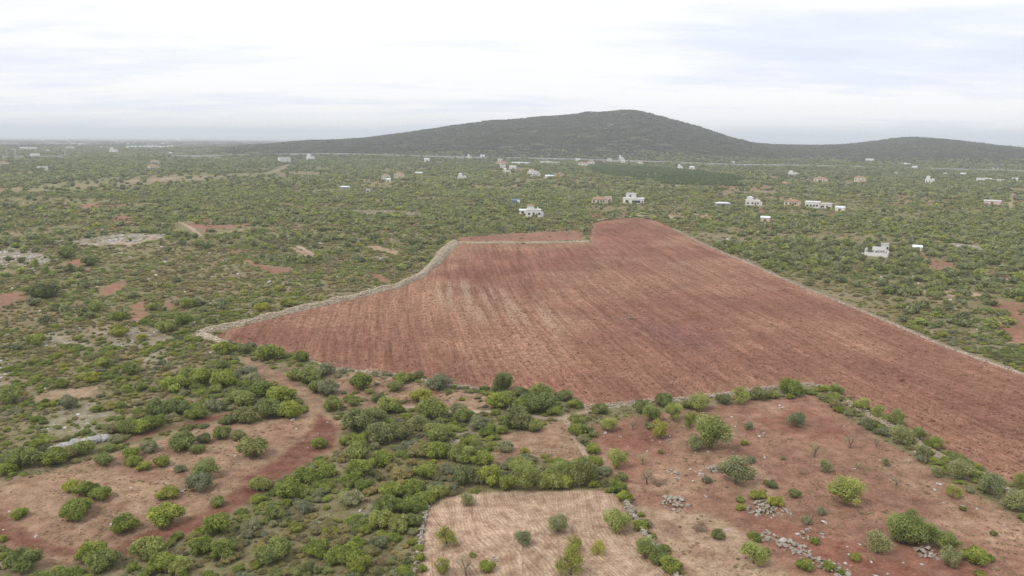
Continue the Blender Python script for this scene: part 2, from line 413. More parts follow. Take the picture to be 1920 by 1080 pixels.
def leaf_material(name, dark, light, trans=0.3, hue=0.25):
    t = NT(name)
    tone = t.attr('tone').outputs['Fac']
    oi = t.n('ShaderNodeObjectInfo').outputs['Random']
    c = t.mix(tone, dark, light)
    c = t.mix(1.0, c, t.mix(oi, (1 - hue, 1 - hue * 0.8, 1 - hue * 0.6), (1 + hue, 1 + hue * 0.85, 1 + hue * 0.5)), 'MULTIPLY')
    return t.shader(c, 0.6, 0.15, trans=trans)

def plain(name, col, rough=0.8, var=0.12, scale=1.5, spec=0.2):
    t = NT(name)
    geo = t.n('ShaderNodeNewGeometry'); n = t.noise(geo.outputs['Position'], scale, 5, 0.65)
    c = t.mix(1.0, col, t.mix(t.mapr(n, 0.3, 0.7), (1 - var,) * 3, (1 + var,) * 3), 'MULTIPLY')
    return t.shader(c, rough, spec, n, 0.2, 0.05)

def stone_material(name, a, b, lichen=(0.16, 0.15, 0.12)):
    t = NT(name)
    geo = t.n('ShaderNodeNewGeometry'); P = geo.outputs['Position']
    oi = t.n('ShaderNodeObjectInfo').outputs['Random']
    n = t.noise(P, 2.4, 5, 0.7)
    c = t.mix(t.mapr(n, 0.3, 0.7), a, b)
    c = t.mix(1.0, c, t.mix(oi, (0.82, 0.8, 0.78), (1.15, 1.15, 1.15)), 'MULTIPLY')
    c = t.mix(t.math('MULTIPLY', t.mapr(t.noise(P, 1.1, 4, 0.65), 0.55, 0.7), 0.6), c, lichen)
    return t.shader(c, 0.95, 0.1, n, 0.5, 0.1)

M_GROUND = ground_material()
M = {
    'mastic': leaf_material('mastic_leaf', (0.165, 0.200, 0.038), (0.410, 0.460, 0.102), 0.42),
    'green': leaf_material('green_leaf', (0.165, 0.192, 0.052), (0.395, 0.430, 0.138), 0.42),
    'oak': leaf_material('oak_leaf', (0.128, 0.145, 0.050), (0.320, 0.335, 0.130), 0.32),
    'yellow': leaf_material('yellow_leaf', (0.230, 0.245, 0.040), (0.490, 0.500, 0.110), 0.42),
    'grey': leaf_material('grey_leaf', (0.178, 0.182, 0.092), (0.405, 0.410, 0.228), 0.35),
    'heath': leaf_material('heath_leaf', (0.185, 0.158, 0.062), (0.430, 0.375, 0.160), 0.3, 0.36),
    'dry': leaf_material('dry_leaf', (0.19, 0.130, 0.078), (0.40, 0.290, 0.185), 0.25),
    'olive': leaf_material('olive_leaf', (0.175, 0.188, 0.082), (0.405, 0.425, 0.205), 0.36),
    'almond': leaf_material('almond_leaf', (0.215, 0.250, 0.062), (0.470, 0.510, 0.170), 0.42),
    'straw': leaf_material('straw_blade', (0.26, 0.18, 0.10), (0.50, 0.38, 0.24), 0.25),
    'hill': leaf_material('hill_scrub', (0.070, 0.074, 0.044), (0.135, 0.140, 0.085), 0.2, 0.4),
}
M_BARK = plain('bark', (0.13, 0.105, 0.085), 0.95, 0.25, 6)
M_STONE = stone_material('limestone', (0.23, 0.20, 0.165), (0.43, 0.385, 0.32))
M_RUBBLE = stone_material('field_rubble', (0.36, 0.31, 0.23), (0.68, 0.60, 0.47), (0.27, 0.2, 0.13))
M_DULL = stone_material('dull_fieldstone', (0.27, 0.22, 0.165), (0.50, 0.43, 0.33), (0.22, 0.16, 0.11))
M_SLAB = stone_material('grey_slab', (0.24, 0.23, 0.22), (0.46, 0.445, 0.425))
M_PALE = stone_material('pale_limestone', (0.36, 0.345, 0.32), (0.64, 0.61, 0.57))
M_WHITE = plain('white_wall', (0.68, 0.67, 0.64), 0.85, 0.06, 0.6)
M_CREAM = plain('cream_wall', (0.62, 0.55, 0.43), 0.85, 0.08, 0.6)
M_PINK = plain('pinkish_wall', (0.58, 0.46, 0.41), 0.85, 0.08, 0.6)
M_TILE = plain('roof_tile', (0.36, 0.20, 0.13), 0.9, 0.2, 2.5)
M_FLAT = plain('roof_terrace', (0.52, 0.49, 0.46), 0.9, 0.1, 1.0)
M_BLUE = plain('blue_sheet', (0.15, 0.20, 0.31), 0.5, 0.1, 1.0)
M_GLASS = plain('window_glass', (0.045, 0.055, 0.07), 0.15, 0.1, 1.0, 0.5)
M_DARKW = plain('ruin_dark_inside', (0.10, 0.095, 0.10), 0.9, 0.3, 1.4)  # near-black tone of the ruin's floor slab and beams
M_DOOR = plain('door_wood', (0.16, 0.10, 0.06), 0.7, 0.15, 2.0)
M_POLE = plain('pole_wood', (0.33, 0.29, 0.25), 0.9, 0.15, 3.0)
M_METAL = plain('galvanised', (0.45, 0.46, 0.48), 0.5, 0.1, 1.0, 0.5)
M_ROAD = plain('worn_asphalt', (0.26, 0.25, 0.25), 0.9, 0.1, 0.1)
M_PLASTIC = plain('greenhouse_film', (0.72, 0.76, 0.80), 0.4, 0.05, 0.2, 0.4)

# ------------------------------------------------------------------ terrain
def build_terrain():
    th = np.radians(np.concatenate([np.arange(-180, -44, 6.0), np.arange(-43, -38, 0.5), np.arange(-38, 38, 0.1), np.arange(38, 43, 0.5), np.arange(44, 180, 6.0)]))
    r = np.concatenate([[0.01, 15, 30, 45, 60], np.geomspace(70, 330, 400), np.geomspace(331, 700, 130)[1:], np.geomspace(702, 15000, 150)])
    nr, nth = len(r), len(th)
    R, T = np.meshgrid(r, th, indexing='ij')
    X, Y = (R * np.sin(T)).ravel(), (R * np.cos(T)).ravel()
    Z = H(X, Y)
    view = (Y > 0) & (np.hypot(X, Y) < 2600)
    xs, ys = X[view], Y[view]
    n = len(X)
    def full(a, fill=0.0):
        o = np.full(n, fill); o[view] = a; return o
    rr = np.hypot(xs, ys)
    blend = 0.35 + rr * 0.002
    def S(p, k=1.0): return soft(xs, ys, p, k)
    col = np.empty((len(xs), 3))
    big = fbm(xs, ys, 30, 4, 41); mid = fbm(xs, ys, 7, 4, 51); huge = fbm(xs, ys, 140, 3, 61)
    scr_a, scr_b, scr_c = np.array([0.205, 0.170, 0.092]), np.array([0.250, 0.195, 0.118]), np.array([0.190, 0.172, 0.080])
    k = sm(0.35, 0.65, mid)[:, None]; k2 = sm(0.4, 0.6, big)[:, None]
    col[:] = scr_a * (1 - k) + scr_b * k
    col[:] = col * (1 - k2 * 0.7) + scr_c * k2 * 0.7
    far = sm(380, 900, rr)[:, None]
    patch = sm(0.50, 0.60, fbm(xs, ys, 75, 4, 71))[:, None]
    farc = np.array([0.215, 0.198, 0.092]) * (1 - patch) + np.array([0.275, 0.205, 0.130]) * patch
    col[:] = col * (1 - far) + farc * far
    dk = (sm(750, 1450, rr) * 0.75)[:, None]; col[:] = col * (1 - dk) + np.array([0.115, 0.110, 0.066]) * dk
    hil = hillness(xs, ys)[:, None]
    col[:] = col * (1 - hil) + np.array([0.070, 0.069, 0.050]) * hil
    scrub = np.ones(len(xs))
    def paint(mask, c, bare=True, var=0.0):
        nonlocal scrub
        mm = mask[:, None]
        col[:] = col * (1 - mm) + np.array(c) * mm
        if bare: scrub = scrub * (1 - mask)
    tan = (0.305, 0.200, 0.126)
    mot = sm(0.46, 0.66, fbm(xs, ys, 5, 4, 131)); brk = sm(0.30, 0.55, fbm(xs, ys, 2.6, 4, 141))
    for p in (CLEAR, CLEAR2, CLEAR3, CLEAR4):
        q = S(p, 1.2); paint(q, tan); paint(q * mot * 0.55, (0.235, 0.130, 0.086), bare=False)
    yq = S(YARD, 0.9); paint(yq, (0.262, 0.146, 0.096)); paint(yq * mot * 0.5, (0.205, 0.103, 0.070), bare=False)
    dry = S(YARD, 0.8) * sm(0.5, 0.68, fbm(xs, ys, 16, 4, 81)); paint(dry * 0.7 * (0.4 + 0.6 * brk), (0.345, 0.225, 0.145))
    fq = 1 - 0.6 * sm(430, 800, rr)
    for p in TAN: paint(S(p, 0.9) * fq * (0.6 + 0.4 * brk), (0.36, 0.25, 0.165))
    for p in SOIL: paint(S(p, 1.6) * (0.55 + 0.45 * brk) * (1 - 0.5 * sm(450, 800, rr)), (0.275, 0.140, 0.092))
    for p in RED[:3]: paint(S(p, 0.9) * (0.72 + 0.28 * brk), (0.180, 0.083, 0.053))
    for p in RED[3:]: paint(S(p, 2.4) * (0.2 + 0.45 * brk), (0.225, 0.096, 0.063))
    for p in ROCK: paint(S(p, 1.5) * sm(0.4, 0.55, fbm(xs, ys, 3.5, 3, 91)) * (0.35 + 0.35 * sm(300, 360, rr)), (0.42, 0.37, 0.33), bare=False)
    for ln, hw in ROADS: paint(band(xs, ys, ln, hw, 0.35 * hw) * (1 - 0.4 * sm(430, 800, rr)), (0.38, 0.29, 0.205))
    paint(S(GROVE, 3.0) * 0.8, (0.12, 0.13, 0.06))
    fm = S(FIELD, 0.5)
    fc = np.array([0.226, 0.107, 0.068]) * (1 + 0.30 * (huge - 0.5))[:, None]
    lo = sm(0.45, 0.65, fbm(xs, ys, 38, 4, 101))[:, None]
    fc = fc * (1 - 0.45 * lo) + np.array([0.275, 0.158, 0.098]) * 0.6 * lo
    for pz, cz, a in ((PURPLE, (0.200, 0.090, 0.080), 0.75), (MAUVE, (0.205, 0.080, 0.055), 0.6)):
        q = soft(xs, ys, pz, 7.0)[:, None] * a; fc = fc * (1 - q) + np.array(cz) * q
    col[:] = col * (1 - fm[:, None]) + fc * fm[:, None]; scrub *= (1 - fm)
    # lighter headland along the field edge
    hd = fm * (1 - sm(1.0, 4.0, polydist(xs, ys, FIELD, True))) * 0.5
    col[:] = col * (1 - hd[:, None]) + np.array([0.31, 0.17, 0.112]) * hd[:, None]
    pm = S(PLOT, 0.4)
    col[:] = col * (1 - pm[:, None]) + (np.array([0.385, 0.266, 0.182]) * (0.92 + 0.2 * mid)[:, None]) * pm[:, None]; scrub *= (1 - pm)
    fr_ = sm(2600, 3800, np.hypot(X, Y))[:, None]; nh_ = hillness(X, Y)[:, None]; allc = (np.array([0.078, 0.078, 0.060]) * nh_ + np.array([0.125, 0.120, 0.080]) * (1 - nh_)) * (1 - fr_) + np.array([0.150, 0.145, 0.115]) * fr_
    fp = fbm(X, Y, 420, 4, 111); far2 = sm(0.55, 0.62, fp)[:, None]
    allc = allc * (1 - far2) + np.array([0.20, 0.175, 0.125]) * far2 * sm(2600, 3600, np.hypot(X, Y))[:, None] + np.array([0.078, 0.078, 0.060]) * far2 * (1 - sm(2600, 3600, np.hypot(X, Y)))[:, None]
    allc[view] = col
    # row coordinates in metres (across, along)
    a = math.radians(-9.0)
    u = xs * math.cos(a) - ys * math.sin(a); v = xs * math.sin(a) + ys * math.cos(a)
    u = u + 10 * np.sin(v / 120.0) + 5.0 * (fbm(xs, ys, 120, 2, 121) - 0.5) + 0.0007 * np.maximum(u - 60, 0) ** 2
    inP = pm > 0.02
    # furrows swing round the trees standing in the plot
    up = xs * 0.98 + 0.10 * (ys - 90); vp = ys.copy()
    if inP.any():
        for tx, ty in G([1045, 980, 1080, 835], [1000, 1022, 1050, 1020])[:, :2]:
            d = np.hypot(xs - tx, (ys - ty) * 0.8); up = up + np.where(xs > tx, 1, -1) * 1.6 * np.exp(-(d / 6.0) ** 2)
        up = up + 2.0 * np.sin((ys - 85) / 11.0)
    u = np.where(inP, up, u); v = np.where(inP, vp, v)
    row = np.stack([full(u), full(v), np.zeros(n)], 1)
    mask = np.stack([full(fm), full(pm), full(scrub, 0.6), np.ones(n)], 1)
    bl = full(soft(xs, ys, BLOTCH, 7.0) * fm)
    # faces, sorted into the pieces of ground they belong to
    i, j = np.meshgrid(np.arange(nr - 1), np.arange(nth), indexing='ij')
    jn = (j + 1) % nth
    Fq = np.stack([i * nth + j, i * nth + jn, (i + 1) * nth + jn, (i + 1) * nth + j], -1).reshape(-1, 4)[:, ::-1]
    cx, cy = X[Fq].mean(1), Y[Fq].mean(1)
    zone = np.zeros(len(Fq), int)
    near = (cy > 60) & (np.hypot(cx, cy) < 700)
    zn = np.zeros(near.sum(), int); cxn, cyn = cx[near], cy[near]
    for zi, p in ((3, YARD), (4, CLEAR), (5, RED[0]), (5, RED[1]), (5, CLEAR2), (2, PLOT), (1, FIELD)):
        zn[inpoly(cxn, cyn, p)] = zi
    zone[near] = zn
    V = np.stack([X, Y, Z], 1)
    for zi, name in enumerate(('ground', 'ploughed_field', 'tilled_plot', 'olive_yard_ground', 'clearing_ground', 'dirt_track')):
        f = Fq[zone == zi]
        if not len(f): continue
        ids, inv = np.unique(f, return_inverse=True)
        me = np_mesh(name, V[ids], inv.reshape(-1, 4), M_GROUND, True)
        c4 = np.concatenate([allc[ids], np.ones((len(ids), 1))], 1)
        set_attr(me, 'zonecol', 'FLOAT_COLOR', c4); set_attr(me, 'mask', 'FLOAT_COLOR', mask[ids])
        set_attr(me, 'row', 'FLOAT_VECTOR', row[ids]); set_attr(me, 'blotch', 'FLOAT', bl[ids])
        finish(obj(name, me), kind='structure')
build_terrain()

def build_sea():
    t = NT('sea_water')
    geo = t.n('ShaderNodeNewGeometry')
    n = t.noise(t.scale(geo.outputs['Position'], (0.02, 0.02, 0.02)), 1.0, 4, 0.6)
    mat = t.shader((0.10, 0.16, 0.22), 0.35, 0.5, n, 0.3, 1.0)
    a = np.radians(np.linspace(-70, 70, 71)); rr = np.array([12400, 16000, 24000, 45000.0])
    v = np.array([(q * math.sin(b), q * math.cos(b), -52.0) for q in rr for b in a])
    f = [(i * 71 + j, i * 71 + j + 1, (i + 1) * 71 + j + 1, (i + 1) * 71 + j) for i in range(3) for j in range(70)]
    finish(obj('sea', np_mesh('sea', v, np.array(f)[:, ::-1], mat)), kind='structure')
build_sea()

def road_strip(name, line, half, lift, mat):
    p = np.array(line); L = np.r_[0, np.cumsum(np.hypot(*np.diff(p, axis=0).T))]
    q = np.arange(0, L[-1], 25.0); x = np.interp(q, L, p[:, 0]); y = np.interp(q, L, p[:, 1])
    tx, ty = np.gradient(x), np.gradient(y); n = np.hypot(tx, ty); tx, ty = tx / n, ty / n
    k = np.ones(9) / 9; z = H(x, y); z = np.convolve(np.pad(z, 4, 'edge'), k, 'valid') + lift
    ring = [(-half - 3, -lift - 2.5), (-half, 0), (half, 0), (half + 3, -lift - 2.5)]
    v = np.concatenate([np.stack([x + ty * o, y - tx * o, z + dz], 1) for o, dz in ring]); m_ = len(q)
    f = [(a * m_ + i, a * m_ + i + 1, (a + 1) * m_ + i + 1, (a + 1) * m_ + i) for a in range(3) for i in range(m_ - 1)]
    finish(obj(name, np_mesh(name, v, np.array(f), mat)), kind='structure')
    return np.stack([x, y, z], 1)
MOTOR = road_strip('motorway', gl([(-100, 296), (200, 295), (330, 294), (470, 291), (620, 289), (760, 293), (870, 296), (1000, 298), (1100, 300), (1230, 305), (1330, 309), (1480, 312), (1700, 317), (1920, 321), (2050, 324)]), 9.0, 2.6, M_ROAD)

# ------------------------------------------------------------------ foliage meshes (unit width crowns)
def sphere_dirs(n, g):
    v = g.normal(size=(n, 3)); return v / np.linalg.norm(v, axis=1)[:, None]

def crown_mesh(name, seed, n, leaf, mat, zc=0.28, zr=0.32, nl=9, tree=False, core=True, spread=0.30, rl=(0.15, 0.25), upright=0.0, thin=0.25):
    g = np.random.default_rng(seed)
    d = sphere_dirs(nl, g)
    if not tree: d[:, 2] = np.abs(d[:, 2]) * 0.9
    cen = d * np.array([1, 1, zr / 0.5]) * (spread * g.uniform(0.7, 1.15, (nl, 1))); cen[:, 2] += zc
    rad = g.uniform(rl[0], rl[1], nl)
    cen = np.vstack([cen, [[0, 0, zc]]]); rad = np.r_[rad, rl[1] * 1.25]
    ar = rad ** 2 / (rad ** 2).sum()
    li = g.choice(len(rad), n * 3, p=ar); dd = sphere_dirs(n * 3, g)
    sq = np.array([1, 1, min(1.0, zr / 0.5 * 1.25)])
    pos = cen[li] + dd * (rad[li] * (1.06 - thin * g.random(n * 3) ** 2) * np.where(g.random(n * 3) < 0.10, g.uniform(1.05, 1.38, n * 3), 1.0))[:, None] * sq
    keep = pos[:, 2] > (0.012 if not tree else zc - zr * 1.0)
    for k in range(len(rad)):
        keep &= (np.linalg.norm((pos - cen[k]) / sq, axis=1) > rad[k] * (0.80 if core else 0.55)) | (li == k)
    idx = np.flatnonzero(keep)[:n]; pos, dd = pos[idx], dd[idx]; n = len(pos)
    nor = dd * 0.6 + sphere_dirs(n, g) * 0.65 + np.array([0, 0, 0.55]); nor /= np.linalg.norm(nor, axis=1)[:, None]
    t1 = np.cross(nor, sphere_dirs(n, g)); t1 /= np.linalg.norm(t1, axis=1)[:, None] + 1e-9
    if upright: t1 = t1 * (1 - upright) + np.array([0, 0, 1.0]) * upright
    t2 = np.cross(nor, t1)
    s = leaf * g.uniform(0.6, 1.35, n)[:, None]
    v = np.stack([pos - t1 * s, pos + t2 * s * 0.55, pos + t1 * s, pos - t2 * s * 0.55], 1).reshape(-1, 3)
    f = np.arange(n * 4).reshape(-1, 4)
    lump = vnoise(pos[:, 0] * 8 + seed, pos[:, 1] * 8 + pos[:, 2] * 5, seed) - 0.5
    tone = np.repeat(np.clip(g.normal(0.48, 0.2, n) + 0.4 * (g.random(len(rad))[li[idx]] - 0.5) + 0.55 * lump, 0, 1), 4)
    if core:
        bm = bmesh.new(); bmesh.ops.create_icosphere(bm, subdivisions=1, radius=1.0)
        sv = np.array([q.co for q in bm.verts]); sf = np.array([[q.index for q in p.verts] for p in bm.faces]); bm.free()
        cv = np.concatenate([cen[k] + sv * rad[k] * 0.76 * sq for k in range(len(rad))]); cv[:, 2] = np.maximum(cv[:, 2], 0.0)
        cf = np.concatenate([sf + k * len(sv) for k in range(len(rad))]) + len(v)
        cf = np.concatenate([cf, cf[:, :1]], 1)
        me = bpy.data.meshes.new(name)
        me.from_pydata(np.concatenate([v, cv]).tolist(), [], f.tolist() + [tuple(q[:3]) for q in cf.tolist()]); me.update(); me.materials.append(mat)
        tone = np.r_[tone, np.full(len(cv), 0.30)]
    else:
        me = np_mesh(name, v, f, mat)
    set_attr(me, 'tone', 'FLOAT', tone)
    return me

def trunk_mesh(name, seed, top, r, nb=4, spread=0.22, fork=0.3):
    g = random.Random(seed); b = MB()
    fk = (g.uniform(-.04, .04), g.uniform(-.04, .04), fork)
    b.tube((0, 0, -0.04), (fk[0] * .5, fk[1] * .5, fork * .5), r * 1.35, r, 7); b.tube((fk[0] * .5, fk[1] * .5, fork * .5), fk, r, r * .85, 7)
    for k in range(nb):
        a = 2 * math.pi * (k + g.random() * .6) / nb; s = spread * g.uniform(.7, 1.2)
        md = (fk[0] + math.cos(a) * s * .5, fk[1] + math.sin(a) * s * .5, fork + (top - fork) * .45)
        en = (fk[0] + math.cos(a) * s * 1.2, fk[1] + math.sin(a) * s * 1.2, top * g.uniform(.85, 1.05))
        b.tube(fk, md, r * .62, r * .4, 5); b.tube(md, en, r * .4, r * .12, 4)
        for q in range(2):
            a2 = a + g.uniform(-1, 1)
            b.tube(md, (md[0] + math.cos(a2) * s * .8, md[1] + math.sin(a2) * s * .8, top * g.uniform(.75, 1.0)), r * .28, r * .08, 4)
    return b.mesh(name, M_BARK)

# kind: (object name, wording, category, leaf material, is a tree)
KINDS = {
    'm': ('mastic_bush', 'bright green bush', 'bush', 'mastic', False), 'g': ('buckthorn_bush', 'mid-green bush', 'bush', 'green', False),
    'd': ('oak_bush', 'dark green bush', 'bush', 'oak', False), 'y': ('broom_bush', 'yellow-green bush', 'bush', 'yellow', False),
    'b': ('wild_olive_bush', 'grey-green bush', 'bush', 'grey', False), 'h': ('dry_shrub', 'brown dry shrub', 'shrub', 'dry', False), 'e': ('heath_shrub', 'olive-brown shrub', 'shrub', 'heath', False),
    'O': ('olive_tree', 'grey-green olive tree', 'tree', 'olive', True), 'A': ('almond_tree', 'light green almond tree', 'tree', 'almond', True),
    'Y': ('young_almond_tree', 'yellow-green almond tree', 'tree', 'yellow', True), 'B': ('bare_almond_tree', 'half-bare grey almond tree', 'tree', 'grey', True),
    'C': ('carob_tree', 'dark carob tree', 'tree', 'oak', True),
}
HERO, STEM, MIDP, FARP = {}, {}, {}, {}
for ki, (k, (nm, wd, ct, mt, tree)) in enumerate(KINDS.items()):
    for vv in range(4):
        s = 1000 + ki * 50 + vv
        if k in 'OA' : me = crown_mesh('crown', s, 3600, 0.027, M[mt], 0.45, 0.42, 17, True, False, 0.31, (0.11, 0.20), thin=0.7)
        elif k == 'Y': me = crown_mesh('crown', s, 2300, 0.026, M[mt], 0.46, 0.42, 16, True, False, 0.32, (0.10, 0.18), thin=0.9)
        elif k == 'B': me = crown_mesh('crown', s, 600, 0.024, M[mt], 0.55, 0.42, 9, True, False, 0.30, (0.14, 0.22), thin=0.9)
        elif k == 'C': me = crown_mesh('crown', s, 3200, 0.028, M[mt], 0.42, 0.40, 16, True, True, 0.31, (0.12, 0.22), thin=0.4)
        elif k in 'h': me = crown_mesh('crown', s, 800, 0.034, M[mt], 0.16, 0.26, 8, False, False, 0.32, (0.12, 0.2), 0.35, thin=0.8)
        elif k in 'be': me = crown_mesh('crown', s, 2000, 0.036, M[mt], 0.22, 0.34, 20, False, True, 0.34, (0.09, 0.18), 0.25, thin=0.4)
        else: me = crown_mesh('crown', s, 2200, 0.036, M[mt], 0.24, 0.36, 20, False, True, 0.34, (0.09, 0.19), thin=0.4)
        HERO[k, vv] = me
    for vv in range(2):
        STEM[k, vv] = trunk_mesh('trunk', ki * 9 + vv, 0.68, 0.032 if k != 'B' else 0.04, 4, 0.24, 0.22) if tree else trunk_mesh('trunk', ki * 9 + vv, 0.22, 0.02, 5, 0.15, 0.05)
    for vv in range(3):
        s = 3000 + ki * 50 + vv
        if tree: a = crown_mesh('mid_crown', s, 260, 0.095, M[mt], 0.42, 0.38, 8, True, k not in 'YB', 0.28, (0.15, 0.24)); b = crown_mesh('far_crown', s, 70, 0.17, M[mt], 0.40, 0.38, 5, True, True, 0.26, (0.17, 0.26))
        else: a = crown_mesh('mid_crown', s, 220, 0.10, M[mt], 0.22, 0.32, 8, False, k != 'h', 0.30, (0.14, 0.23)); b = crown_mesh('far_crown', s, 60, 0.18, M[mt], 0.20, 0.34, 5, False, True, 0.28, (0.17, 0.26))
        MIDP[k, vv] = a; FARP[k, vv] = b

def clump_mesh(seed, mat, n_t, n_leaf, w):
    """a patch of small crowns, for hillsides too far off to tell the bushes apart"""
    g = np.random.default_rng(seed); V, Fc, T = [], [], []; b = 0
    for _ in range(n_t):
        c = np.array([g.uniform(-.5, .5) * w, g.uniform(-.5, .5) * w, 0]); s = g.uniform(2.0, 4.6)
        d = sphere_dirs(n_leaf, g); d[:, 2] = np.abs(d[:, 2])
        pos = c + d * np.array([.5, .5, .55]) * s
        nor = d + 0.6 * sphere_dirs(n_leaf, g); nor /= np.linalg.norm(nor, axis=1)[:, None]
        t1 = np.cross(nor, sphere_dirs(n_leaf, g)); t1 /= np.linalg.norm(t1, axis=1)[:, None]; t2 = np.cross(nor, t1); q = s * 0.30
        V.append(np.stack([pos - t1 * q, pos + t2 * q, pos + t1 * q, pos - t2 * q], 1).reshape(-1, 3))
        Fc.append(np.arange(n_leaf * 4).reshape(-1, 4) + b); b += n_leaf * 4
        T.append(np.repeat(np.clip(g.normal(g.uniform(.25, .75), .15, n_leaf), 0, 1), 4))
    me = np_mesh('clump', np.concatenate(V), np.concatenate(Fc), mat); set_attr(me, 'tone', 'FLOAT', np.concatenate(T)); return me

_proto = {}
def proto(me):
    if me.name not in _proto:
        _proto[me.name] = bpy.data.objects.new('foliage_' + me.name, me)
    return _proto[me.name]

def scatter(name, meshes, pts, scl, rot, label, cat, parent=None):
    """one uncountable mass: instances of a few small meshes on points"""
    if not len(pts): return None
    me = bpy.data.meshes.new(name)
    me.vertices.add(len(pts)); me.vertices.foreach_set('co', np.ascontiguousarray(pts, np.float32).ravel()); me.update()
    set_attr(me, 'scl', 'FLOAT_VECTOR', scl); set_attr(me, 'rot', 'FLOAT_VECTOR', rot)
    set_attr(me, 'variant', 'INT', rng.integers(0, len(meshes), len(pts)))
    o = obj(name, me, parent); finish(o, label, cat, kind='stuff')
    ng = bpy.data.node_groups.new('scatter', 'GeometryNodeTree')
    ng.interface.new_socket('Geometry', in_out='INPUT', socket_type='NodeSocketGeometry')
    ng.interface.new_socket('Geometry', in_out='OUTPUT', socket_type='NodeSocketGeometry')
    gi, go = ng.nodes.new('NodeGroupInput'), ng.nodes.new('NodeGroupOutput')
    iop = ng.nodes.new('GeometryNodeInstanceOnPoints'); jn = ng.nodes.new('GeometryNodeJoinGeometry')
    for q in meshes:
        oi = ng.nodes.new('GeometryNodeObjectInfo'); oi.inputs['Object'].default_value = proto(q); oi.inputs['As Instance'].default_value = False
        gt = ng.nodes.new('GeometryNodeGeometryToInstance'); ng.links.new(oi.outputs['Geometry'], gt.inputs[0]); ng.links.new(gt.outputs[0], jn.inputs[0])
    def at(n, t):
        a = ng.nodes.new('GeometryNodeInputNamedAttribute'); a.data_type = t; a.inputs['Name'].default_value = n; return a.outputs['Attribute']
    ng.links.new(gi.outputs[0], iop.inputs['Points']); ng.links.new(jn.outputs[0], iop.inputs['Instance'])
    iop.inputs['Pick Instance'].default_value = True
    ng.links.new(at('variant', 'INT'), iop.inputs['Instance Index']); ng.links.new(at('rot', 'FLOAT_VECTOR'), iop.inputs['Rotation']); ng.links.new(at('scl', 'FLOAT_VECTOR'), iop.inputs['Scale'])
    ng.links.new(iop.outputs[0], go.inputs[0])
    md = o.modifiers.new('scatter', 'NODES'); md.node_group = ng
    return o

